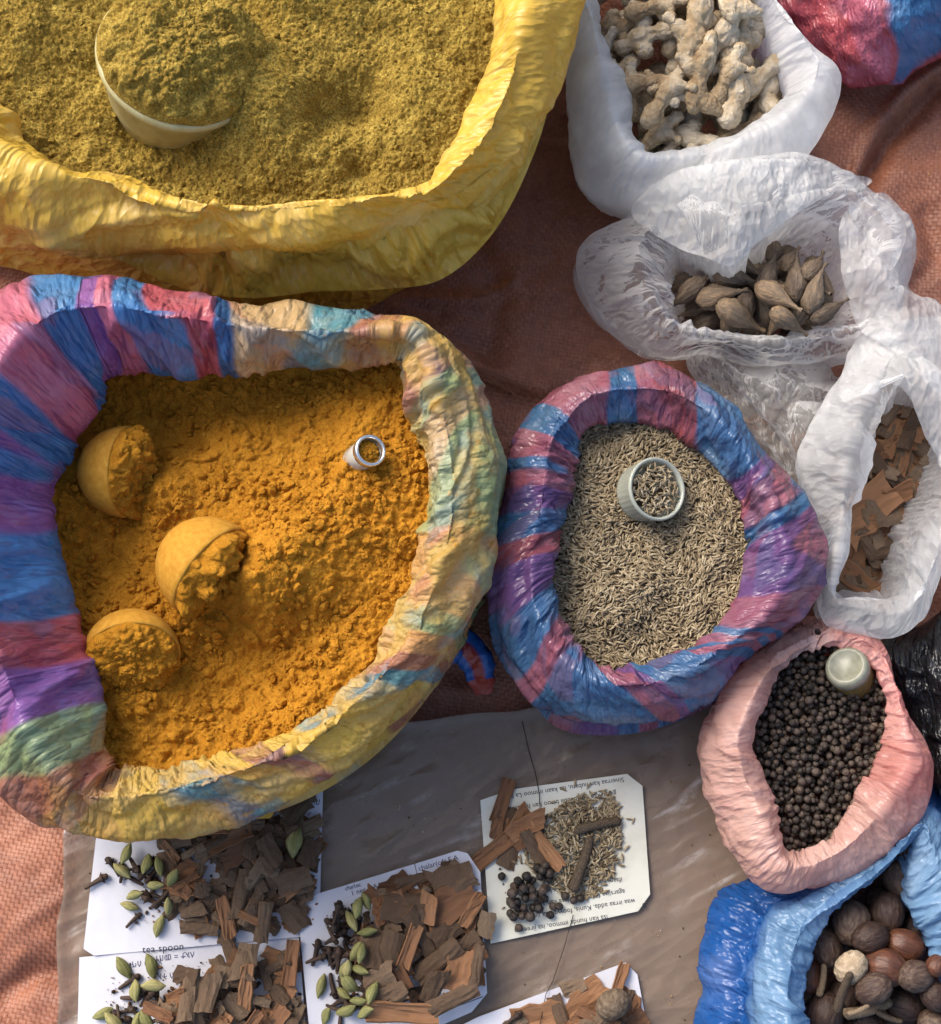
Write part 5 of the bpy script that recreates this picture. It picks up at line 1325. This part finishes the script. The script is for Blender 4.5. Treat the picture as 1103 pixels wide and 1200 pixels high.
vv, ff = join_copies(*SEEDV[2], Md[restD]); me = mesh_np('cumin_heap', vv, ff); set_col(me, 'Col', np.repeat(pal[rg.integers(0, 4, len(restD))] * 0.9, len(SEEDV[2][0]), 0))
tag(obj('cumin_heap', me, mat_cumin_mass), 'small heap of cumin seeds on the cream printed card', 'cumin', kind='stuff')
ii = pl.idx(xy[:, 0], xy[:, 1]); np.maximum.at(pl.H, ii, zz + 0.0007)
for v, (px, py, yaw, s_) in enumerate([(700, 968, DEG(18), 1.0), (681, 1012, DEG(76), 1.1)]):
    x, y = pxy(px, py, ZD); M_ = pl.drop(STP[v], x, y, yaw, (s_,) * 3, 0.4, sink=0.001, tuck=0.06)
    add('long_pepper', STICK[v], M_, ['knobbly long pepper stick lying crossways on the cumin heap', 'knobbly long pepper stick pointing at the peppercorns on the cumin heap'][v], 'long pepper', 'long peppers on the cumin heap')
polyP = [(600, 1035), (615, 1020), (640, 1012), (648, 1030), (640, 1060), (625, 1078), (600, 1075), (595, 1055)]
PP, RP = sphere_drop(np.array([pxy(p[0], p[1], ZD) for p in polyP]), 40, 0.0025, lambda x, y: ZD + 0.0006, rg, 3)
for p in [(588, 1027), (608, 1087), (645, 1072), (655, 1062), (662, 1050), (672, 1055), (680, 1053), (598, 1070), (648, 1062), (638, 1053)]:
    x, y = pxy(p[0], p[1], ZD); PP = np.vstack([PP, [x, y, ZD + 0.0006 + 0.0023]]); RP = np.append(RP, 0.0024)
Mq = rot_mats(*[rg.uniform(0, 6.28, len(PP)) for _ in range(3)], RP / 0.00225, PP)
for i in range(len(PP)): add('peppercorn', PEP[i % 4], Mq[i], 'black peppercorn on the cream printed card', 'peppercorn', 'peppercorns on the cream card')
chips_on(pl, [(596, 999, DEG(75), 9, 0.95, 0), (594, 956, DEG(-10), 6, 1.1, 0), (591, 975, DEG(85), 8, 0.9, 1), (589, 940, DEG(72), 1, 1.05, 1), (582, 973, DEG(80), 3, 0.9, 1), (574, 1000, DEG(38), 1, 1.2, 1), (606, 985, DEG(-60), 3, 0.9, 1), (610, 965, DEG(55), 0, 1.1, 1), (620, 966, DEG(22), 0, 1.1, 1), (637, 992, DEG(-50), 11, 1.1, 1), (624, 992, DEG(-60), 5, 1.2, 0)], ZD, rg,
         'reddish cinnamon bark piece bunched on the cream printed card', 'cinnamon pieces on the cream card')
# card E
pl = pile_for(480, 1110, 800, 1260, ZE)
chips_on(pl, [(672, 1158, DEG(10), 3, 1.1, 0), (690, 1172, DEG(45), 9, 1.5, 1), (700, 1182, DEG(30), 0, 1.2, 1), (633, 1196, DEG(10), 9, 1.6, 1), (657, 1190, DEG(-70), 1, 1.0, 0), (738, 1182, DEG(80), 0, 1.1, 1), (728, 1195, DEG(60), 8, 1.4, 1), (746, 1198, DEG(40), 6, 1.2, 1), (724, 1153, DEG(70), 11, 0.9, 1), (683, 1200, DEG(-30), 3, 1.2, 1), (735, 1170, DEG(70), 10, 1.2, 0), (604, 1198, DEG(30), 10, 1.4, 0)] + rand_chips([(670, 1185), (745, 1180), (750, 1225), (640, 1225)], 12, rg, 0.7), ZE, rg,
         'cinnamon bark piece on the card with the pale nutmeg', 'cinnamon pieces on the nutmeg card')
things_on(pl, 'clove', CLOVES, CLP, [(602, 1192, 0.7)], ZE, rg, 'lone clove on the card with the pale nutmeg', 'clove', None)

NUTS = [blob_mesh('nutmeg', 4, 0.0102, (1.20, 0.97, 0.97), 0.030, 1.8, i * 2.3, [mat_nutmeg, mat_nutmeg, mat_nutred, mat_nutpale, mat_nutdull][i], 0.014 if i < 3 else 0.03, 13) for i in range(5)]
NTP = [pts_of(c) for c in NUTS]
x, y = pxy(718, 1176, 0.02); M_ = pl.drop(NTP[4], x, y, 0.5, (0.85,) * 3, 1.0, pitch=0.1, sink=0.001, tuck=0.05); add('nutmeg', NUTS[4], M_, 'dull brown nutmeg lying on bark on a white card', 'nutmeg', None)

# ================================================================== NUTMEGS IN THE BLUE BAG
rg = np.random.default_rng(12)
a = at(930, 1330, 0.04); b_ = at(1150, 950, 0.04)
def base_bag(poly, zf, out=0.2):
    return lambda X, Y: np.where(inside_poly(X, Y, poly), zf, zf + out)
pl = Pile(a[0], b_[0], a[1], b_[1], 0.018)
SP = [(1085, 985), (1080, 1020), (1060, 1000), (1040, 1060), (1060, 1190), (1100, 1180), (1030, 1120), (985, 1100), (960, 1190), (1000, 1215), (1060, 1230), (1010, 1085), (1075, 1090), (1090, 1215), (940, 1160), (990, 1170), (1050, 1110)]
for px, py in SP:
    x, y = pxy(px, py, 0.03); v = int(rg.integers(0, 2)); M_ = pl.drop(NTP[v], x, y, rg.uniform(0, 6.28), (1, 1, 1), rg.uniform(0, 6.28), sink=0.002, tuck=0.12)
    add('nutmeg', NUTS[v], M_, 'dark brown nutmeg in the blue bag', 'nutmeg', 'nutmegs in the blue bag')
UP = [(1058, 1030, 0, 0.95), (1042, 1070, 1, 1.0), (1000, 1082, 0, 1.1), (1015, 1098, 1, 0.9), (972, 1112, 0, 0.95), (1058, 1108, 2, 0.95), (1030, 1132, 2, 1.1), (950, 1145, 2, 0.85), (1014, 1155, 1, 0.9), (1062, 1141, 0, 0.9), (970, 1190, 0, 1.05), (1062, 1178, 1, 1.0), (1088, 1165, 1, 0.8), (1086, 1128, 2, 0.6), (1075, 1000, 0, 0.9), (1095, 1200, 0, 0.9), (1020, 1200, 0, 0.8)]
names = {0: ('dark brown nutmeg in the blue bag', 'nutmegs in the blue bag'), 1: ('dark brown nutmeg in the blue bag', 'nutmegs in the blue bag'), 2: ('glossy reddish brown nutmeg in the blue bag', 'reddish nutmegs in the blue bag')}
for px, py, v, s_ in UP:
    x, y = pxy(px, py, 0.045); M_ = pl.drop(NTP[v], x, y, rg.uniform(0, 6.28), (s_,) * 3, rg.uniform(0, 6.28), sink=0.002, tuck=0.12)
    add('nutmeg', NUTS[v], M_, names[v][0], 'nutmeg', names[v][1])
x, y = pxy(995, 1133, 0.055); M_ = pl.drop(NTP[3], x, y, 0.9, (0.85, 0.85, 0.85), 0.5, sink=0.002, tuck=0.12); add('nutmeg', NUTS[3], M_, 'pale grey-beige shelled nutmeg among the dark ones', 'nutmeg', None)
for k, (px, py, yaw, s_) in enumerate([(1020, 1182, DEG(16), 1.25), (983, 1160, DEG(80), 0.9), (965, 1150, DEG(80), 0.8), (1045, 1192, DEG(-20), 0.7), (1000, 1180, DEG(30), 0.6)]):
    q_ = 0 if k == 1 else 2
    x, y = pxy(px, py, 0.05); M_ = pl.drop(STP[q_], x, y, yaw, (s_,) * 3, 0.3, sink=0.001, tuck=0.08); add('long_pepper', STICK[q_], M_, 'dark brown long pepper stick beside the pale nutmeg' if k == 1 else 'pale knobbly long pepper stick among the nutmegs in the blue bag', 'long pepper', None if k == 1 else 'long peppers among the nutmegs')

# ================================================================== DARK CARDAMOM PODS IN THE CLEAR BAG
def kpod_mesh(seed):
    rg = np.random.default_rng(seed); nl, ns = 20, 16; V = []
    L = 0.031
    for i in range(nl):
        q = i / (nl - 1)
        rr = 0.0068 * (math.sin(PI * min(q / 0.92, 1.0) ** 0.62) ** 1.15)
        rr = max(rr, 0.0011 * (1 + 0.4 * math.sin(q * 40)) if q > 0.03 else 0.0006)
        for j in range(ns):
            a = 2 * PI * j / ns; k = rr * (1 + 0.075 * math.cos(7 * a + seed + q) + 0.04 * rg.normal())
            V.append(((q - 0.4) * L, k * math.cos(a) + 0.004 * math.sin(seed) * max(0, q - 0.5) ** 2 * 4, k * math.sin(a) * 0.92))
    me = mesh_np('dark_cardamom_pod', np.array(V), grid_faces(ns, nl)); me.materials.append(mat_pod); return me
KP = [kpod_mesh(i) for i in range(4)]; KPP = [pts_of(c) for c in KP]
rg = np.random.default_rng(8)
a = at(740, 430, 0.03); b_ = at(1040, 230, 0.03); pl = Pile(a[0], b_[0], a[1], b_[1], 0.012)
kl = ('brown ribbed cardamom pod with dry neck in the clear bag', 'dark cardamom pod', 'dark cardamom pods in the clear bag')
for p in sample_in(grow_poly(K_IN, -0.016)[::8], 52, rg):
    v = int(rg.integers(0, 4)); M_ = pl.drop(KPP[v], p[0], p[1], rg.uniform(0, 6.28), (1, 1, 1), rg.uniform(0, 6.28), sink=0.001, tuck=0.10); add('dark_cardamom_pod', KP[v], M_, *kl)
for px, py, yaw, s_ in [(800, 320, 200, 0.9), (826, 312, -60, 0.95), (867, 318, -40, 0.9), (884, 297, 50, 1.0), (905, 300, 80, 0.9), (921, 318, 60, 0.9), (808, 345, 215, 1.0), (853, 336, -15, 1.05), (836, 356, 5, 1.1), (892, 340, 70, 1.0), (922, 350, 85, 1.1), (941, 336, 50, 0.95), (896, 365, -40, 1.15), (940, 366, 75, 1.05), (857, 380, -20, 1.25), (910, 392, -25, 1.0), (955, 385, 30, 0.9), (930, 285, 60, 0.9)]:
    x, y = pxy(px, py, 0.05); v = int(rg.integers(0, 4)); M_ = pl.drop(KPP[v], x, y, DEG(yaw), (s_,) * 3, rg.uniform(0, 6.28), sink=0.001, tuck=0.10); add('dark_cardamom_pod', KP[v], M_, *kl)

# ================================================================== CINNAMON IN THE MILKY BAG
rg = np.random.default_rng(17)
a = at(930, 760, 0.03); b_ = at(1180, 400, 0.03); pl = Pile(a[0], b_[0], a[1], b_[1], 0.010)
inner = grow_poly(B_IN, 0.0)
poly = inner[::8]
spots = []
for p in sample_in(poly, 170, rg): spots.append((p[0], p[1], rg.uniform(0, 6.28), int(rg.integers(0, 12)), rg.uniform(0.8, 1.2), int(rg.uniform() < 0.5)))
for px, py, yaw, v, s_, fl in [(1025, 590, 42, 4, 1.9, 1), (1012, 672, -40, 7, 1.75, 1), (1045, 545, -40, 1, 1.2, 0), (1060, 575, 25, 0, 1.1, 1), (1050, 600, 15, 9, 0.9, 0), (1045, 635, 20, 0, 1.2, 0), (1000, 640, 60, 3, 1.1, 1), (1030, 640, -60, 5, 1.1, 0), (1050, 665, 70, 8, 1.0, 1), (990, 685, 10, 2, 1.2, 0), (1035, 690, 30, 3, 1.0, 1)]:
    x, y = pxy(px, py, 0.042); spots.append((x, y, DEG(yaw), v, s_, fl))
for k, (x, y, yaw, v, s_, fl) in enumerate(spots):
    M_ = pl.drop(CHP[v], x, y, yaw, (s_,) * 3, PI * fl + rg.normal(0, 0.15), sink=0.0006, maxp=0.5, tuck=0.10)
    if k < 125:
        bur = [(v, M_)] if k == 0 else bur + [(v, M_)]
        if k == 124: chip_mass(bur, 'buried cinnamon bark pieces deep in the milky bag')
        continue
    big = k >= 170 and s_ > 1.7
    add('cinnamon_chip', CHIPS[v], M_, 'large smooth cinnamon bark slab in the milky bag' if big else 'rough cinnamon bark piece in the milky plastic bag', 'cinnamon', 'large bark slabs in the milky bag' if big else 'bark pieces in the milky bag')
# bark inside the small clear packet
a = at(800, 620, 0.01); b_ = at(1010, 410, 0.01); pl = Pile(a[0], b_[0], a[1], b_[1], 0.005)
pp = np.array([pxy(p[0], p[1], 0.02) for p in [(835, 440), (905, 430), (970, 445), (970, 520), (950, 575), (925, 560), (885, 510)]])
bur = []
for p in sample_in(pp, 46, rg):
    v = int(rg.integers(0, 12)); M_ = pl.drop(CHP[v], p[0], p[1], rg.uniform(0, 6.28), (1.1,) * 3, PI * int(rg.uniform() < 0.4), sink=0.001, tuck=0.2)
    bur = bur + [(v, M_)]
chip_mass(bur, 'bark pieces seen through the small clear packet')

# ================================================================== GINGER
def ginger_mesh(seed):
    rg = np.random.default_rng(seed); bm = bmesh.new()
    def lobe(p, q, r0, r1):
        p, q = Vector(p), Vector(q); n = 7
        for i in range(n):
            t = i / (n - 1); r = r0 + (r1 - r0) * t + 0.0012 * math.sin(t * 6 + seed)
            g = bmesh.ops.create_icosphere(bm, subdivisions=2, radius=max(r, 0.002)); c = p.lerp(q, t)
            for v in g['verts']: v.co += c
    L = rg.uniform(0.034, 0.050); r = rg.uniform(0.0050, 0.0068)
    c = [Vector((-L / 2, 0, 0)), Vector((-L * 0.1, rg.uniform(-.004, .004), 0.001)), Vector((L / 2, rg.uniform(-.008, .008), 0))]
    lobe(c[0], c[1], r * rg.uniform(0.75, 1.1), r); lobe(c[1], c[2], r, r * rg.uniform(0.65, 0.95))
    for k in range(int(rg.integers(1, 4))):
        b_ = c[0].lerp(c[2], rg.uniform(0.15, 0.85)); sg = 1 if k % 2 else -1
        e = b_ + Vector((rg.uniform(-0.010, 0.010), sg * rg.uniform(0.007, 0.017), rg.uniform(-0.003, 0.003)))
        lobe(b_, e, r * 0.8, r * rg.uniform(0.55, 0.85))
    me = bpy.data.meshes.new('t'); bm.to_mesh(me); bm.free()
    t = bpy.data.objects.new('t', me); COL.objects.link(t)
    md = t.modifiers.new('r', 'REMESH'); md.mode = 'VOXEL'; md.voxel_size = 0.0011
    ms = t.modifiers.new('s', 'SMOOTH'); ms.iterations = 2; ms.factor = 0.6
    bpy.context.view_layer.update()
    me2 = bpy.data.meshes.new_from_object(t.evaluated_get(bpy.context.evaluated_depsgraph_get())); bpy.data.objects.remove(t)
    v = np.empty(len(me2.vertices) * 3, np.float32); me2.vertices.foreach_get('co', v); v = v.reshape(-1, 3).astype(float)
    nn_ = np.empty(len(me2.vertices) * 3, np.float32); me2.vertices.foreach_get('normal', nn_); nn_ = nn_.reshape(-1, 3)
    d = 0.0009 * ridged(v[:, 0] * 130 + seed, v[:, 1] * 330, v[:, 2] * 330, 2) + 0.0008 * fbm(v[:, 0] * 90, v[:, 1] * 90, v[:, 2] * 90 + seed, 2)
    me2.vertices.foreach_set('co', (v + nn_ * d[:, None]).astype(np.float32).ravel()); me2.update()
    me2.polygons.foreach_set('use_smooth', np.ones(len(me2.polygons), bool)); me2.materials.clear(); me2.materials.append(mat_ginger); me2.name = 'ginger_root'
    return me2
GM = [ginger_mesh(i) for i in range(7)]
def pts_any(me):
    v = np.empty(len(me.vertices) * 3, np.float32); me.vertices.foreach_get('co', v); return v.reshape(-1, 3).astype(float)
GP = [pts_any(c) for c in GM]
rg = np.random.default_rng(44)
a = at(660, 230, 0.05); b_ = at(950, -180, 0.05); pl = Pile(a[0], b_[0], a[1], b_[1], 0.035)
gl = ('knobbly pale dried ginger root in the white bag', 'ginger', 'ginger roots in the white bag')
for p in sample_in(grow_poly(G_IN, -0.008)[::8], 36, rg):
    v = int(rg.integers(0, 7)); M_ = pl.drop(GP[v], p[0], p[1], rg.uniform(0, 6.28), (1, 1, 1), rg.uniform(0, 6.28), sink=0.001, tuck=0.15); add('ginger_root', GM[v], M_, *gl)
for px, py, yaw, s_ in [(770, 165, 20, 1.0), (865, 145, 15, 0.95), (815, 143, -10, 0.8), (768, 138, 50, 0.85), (725, 15, 20, 0.85), (707, 42, 60, 0.7), (728, 75, 75, 0.85), (735, 100, 100, 0.7), (765, 90, 20, 0.8), (860, 100, 80, 1.0), (845, 92, 75, 0.8), (800, 105, 60, 0.7), (762, 38, 12, 1.0), (775, 110, 65, 0.9), (872, 40, 95, 1.0), (770, 5, 15, 0.8), (843, 45, 55, 0.95), (818, 92, 80, 0.95), (812, 30, 80, 1.15), (845, 5, 100, 0.9), (790, -30, 30, 1.0), (840, -40, 60, 1.0)]:
    x, y = pxy(px, py, 0.085); v = int(rg.integers(0, 7)); M_ = pl.drop(GP[v], x, y, DEG(yaw), (s_,) * 3, rg.uniform(-0.5, 0.5), sink=0.001, tuck=0.15, maxp=0.35); add('ginger_root', GM[v], M_, *gl)

# ================================================================== SMALL THINGS
m = NM('dark_thread'); thread_mat = m.done(m.pbsdf((0.03, 0.025, 0.022), 0.8, None, 0.2))
def draped(pts, r):
    out = []
    P_ = np.array(pts, float); k = len(P_)
    for i in range(k - 1):
        for q in range(10):
            px, py, dz = P_[i] + (P_[i + 1] - P_[i]) * q / 10; p = at(px, py, 0.007 + dz); out.append((p[0], p[1], 0.0068 + dz))
    return out
tag(line_obj('thread', draped([(612, 845, 0), (620, 880, 0.0), (628, 908, 0.001), (632, 930, 0.003), (634, 960, 0.005), (637, 985, 0.007)], 0), 0.00028, thread_mat), 'thin dark thread lying over the cumin on the cream card', 'thread')
tag(line_obj('thread', draped([(672, 1072, 0.002), (662, 1108, 0), (648, 1150, 0.0), (640, 1165, 0.003), (632, 1205, 0.003)], 0), 0.00022, thread_mat), 'thin dark thread crossing the edge of the nutmeg card', 'thread')
m = NM('tarp_fibre'); fibre = m.done(m.pbsdf((0.30, 0.13, 0.08), 0.6, None, 0.3))
rg = np.random.default_rng(2)
cu = bpy.data.curves.new('frayed_fibres', 'CURVE'); cu.dimensions = '3D'; cu.bevel_depth = 0.00018; cu.bevel_resolution = 0
for k in range(26):
    sp = cu.splines.new('POLY'); sp.points.add(7)
    x0, y0 = 530 + rg.uniform(-12, 30), 428 + rg.uniform(-4, 14); x1, y1 = x0 + rg.uniform(40, 90), y0 + rg.uniform(15, 42)
    for i in range(8):
        q = i / 7; p = at(x0 + (x1 - x0) * q + rg.normal(0, 1.5), y0 + (y1 - y0) * q - 6 * math.sin(q * PI) + rg.normal(0, 1.5), 0.006 + 0.004 * math.sin(q * PI)); sp.points[i].co = (*p, 1)
t = bpy.data.objects.new('t', cu); COL.objects.link(t); bpy.context.view_layer.update()
me = bpy.data.meshes.new_from_object(t.evaluated_get(bpy.context.evaluated_depsgraph_get())); bpy.data.objects.remove(t)
me.materials.clear(); me.materials.append(fibre)
tag(obj('frayed_fibres', me), 'tuft of frayed tarp fibres between the two plaid bags', 'fibres', kind='stuff')

# ---- grit, seeds and powder spilled on the tarp and sheet
rg = np.random.default_rng(77)
m = NM('grit'); grit_mat = m.done(m.pbsdf(m.attr('Col'), 0.9, None, 0.2))
gv, gf = arr(blob_mesh('g', 1, 0.0006, (1, 0.8, 0.6), 0.15, 2.0, 1.0, grit_mat))
VV, FF, CC = [], [], []; base = 0
def grit(P_, cols, s0, s1):
    global base
    k = len(P_); Mx = rot_mats(*[rg.uniform(0, 6.28, k) for _ in range(3)], rg.uniform(s0, s1, k), P_)
    v, f_ = join_copies(gv, gf, Mx); VV.append(v); FF.append(f_ + base); base += len(v)
    CC.append(np.repeat(np.array(cols)[rg.integers(0, len(cols), k)], len(gv), 0))
P_ = np.column_stack([rg.uniform(-0.32, 0.32, 900), rg.uniform(-0.34, 0.40, 900), np.zeros(900)])
P_[:, 2] = tarp_z(P_[:, 0], P_[:, 1]) + 0.0003
grit(P_, [(0.10, 0.05, 0.03), (0.45, 0.25, 0.05), (0.30, 0.20, 0.12), (0.5, 0.4, 0.25)], 0.35, 1.2)
k = 260; P_ = np.column_stack([rg.uniform(-0.25, 0.17, k), rg.uniform(-0.32, -0.12, k), np.zeros(k)]); P_[:, 2] = sheet_z(P_[:, 0], P_[:, 1]) + 0.0004
grit(P_, [(0.10, 0.06, 0.04), (0.35, 0.24, 0.12), (0.25, 0.14, 0.07), (0.5, 0.42, 0.3)], 0.4, 1.4)
me = mesh_np('spilled_grit', np.vstack(VV), np.vstack(FF)); set_col(me, 'Col', np.vstack(CC))
tag(obj('spilled_grit', me, grit_mat), 'crumbs and grit spilled over the tarp and sheet', 'grit', kind='stuff')

# ---- loose crumbs on the powders and bark dust on the cards
def crumbs(name, P_, cols, s0, s1, mat, label, cat, sub_=2, r=0.001):
    bmsh = blob_mesh('g', sub_, r, (1.15, 0.85, 0.6), 0.42, 1.9, 4.0, mat); v, f_ = arr(bmsh)
    k = len(P_); Mx = rot_mats(*[rg.uniform(0, 6.28, k) for _ in range(3)], s0 * (s1 / s0) ** (rg.uniform(0, 1, k) ** 2.2), P_)
    vv, ff = join_copies(v, f_, Mx); me = mesh_np(name, vv, ff, smooth=False)
    if cols is not None: set_col(me, 'Col', np.repeat(np.array(cols)[rg.integers(0, len(cols), k)], len(v), 0))
    return tag(obj(name, me, mat), label, cat, kind='stuff')
pT = sample_in(grow_poly(T_IN, 0.005)[::6], 6000, rg)
dens = smooth(-0.25, 0.35, fbm(pT[:, 0] * 26, pT[:, 1] * 26, 3.0, 2) + 0.25 * smooth(0, 0.1, pT[:, 0] + 0.11))
pT = pT[rg.uniform(0, 1, len(pT)) < dens]
zT = tz(pT[:, 0], pT[:, 1])
crumbs('turmeric_crumbs', np.column_stack([pT, zT + 0.0002]), None, 0.35, 3.0, mat_turm, 'loose turmeric crumbs lying on the powder in the plaid sack', 'turmeric')
pY = sample_in(grow_poly(Y_IN, 0.002)[::6], 3500, rg); pY = pY[pY[:, 1] < at(300, -60, 0.14)[1]]
crumbs('spice_crumbs', np.column_stack([pY, yz(pY[:, 0], pY[:, 1]) + 0.0003]), None, 0.35, 1.7, mat_olive, 'loose crumbs of olive spice on the powder in the yellow sack', 'spice')
dust_px = [([(190, 985), (370, 950), (372, 1088), (150, 1085)], ZA, 330), ([(130, 1130), (350, 1125), (355, 1210), (120, 1210)], ZB, 260), ([(372, 1070), (560, 1030), (566, 1150), (400, 1205)], ZC, 300), ([(580, 950), (640, 950), (650, 1075), (590, 1080)], ZD, 90), ([(600, 1190), (740, 1160), (750, 1215), (600, 1215)], ZE, 80)]
PP_ = []
for pg, zc, k in dust_px:
    q_ = sample_in(np.array(pg, float), k, rg)
    PP_ += [(*pxy(p[0], p[1], zc), zc + 0.0008 + float(rg.uniform(0, 0.0006))) for p in q_]
crumbs('bark_crumbs', np.array(PP_), [(0.08, 0.05, 0.03), (0.16, 0.09, 0.05), (0.26, 0.14, 0.07), (0.05, 0.03, 0.02)], 0.3, 1.6, grit_mat, 'brown bark crumbs and dust scattered on the paper cards', 'crumbs', 1)
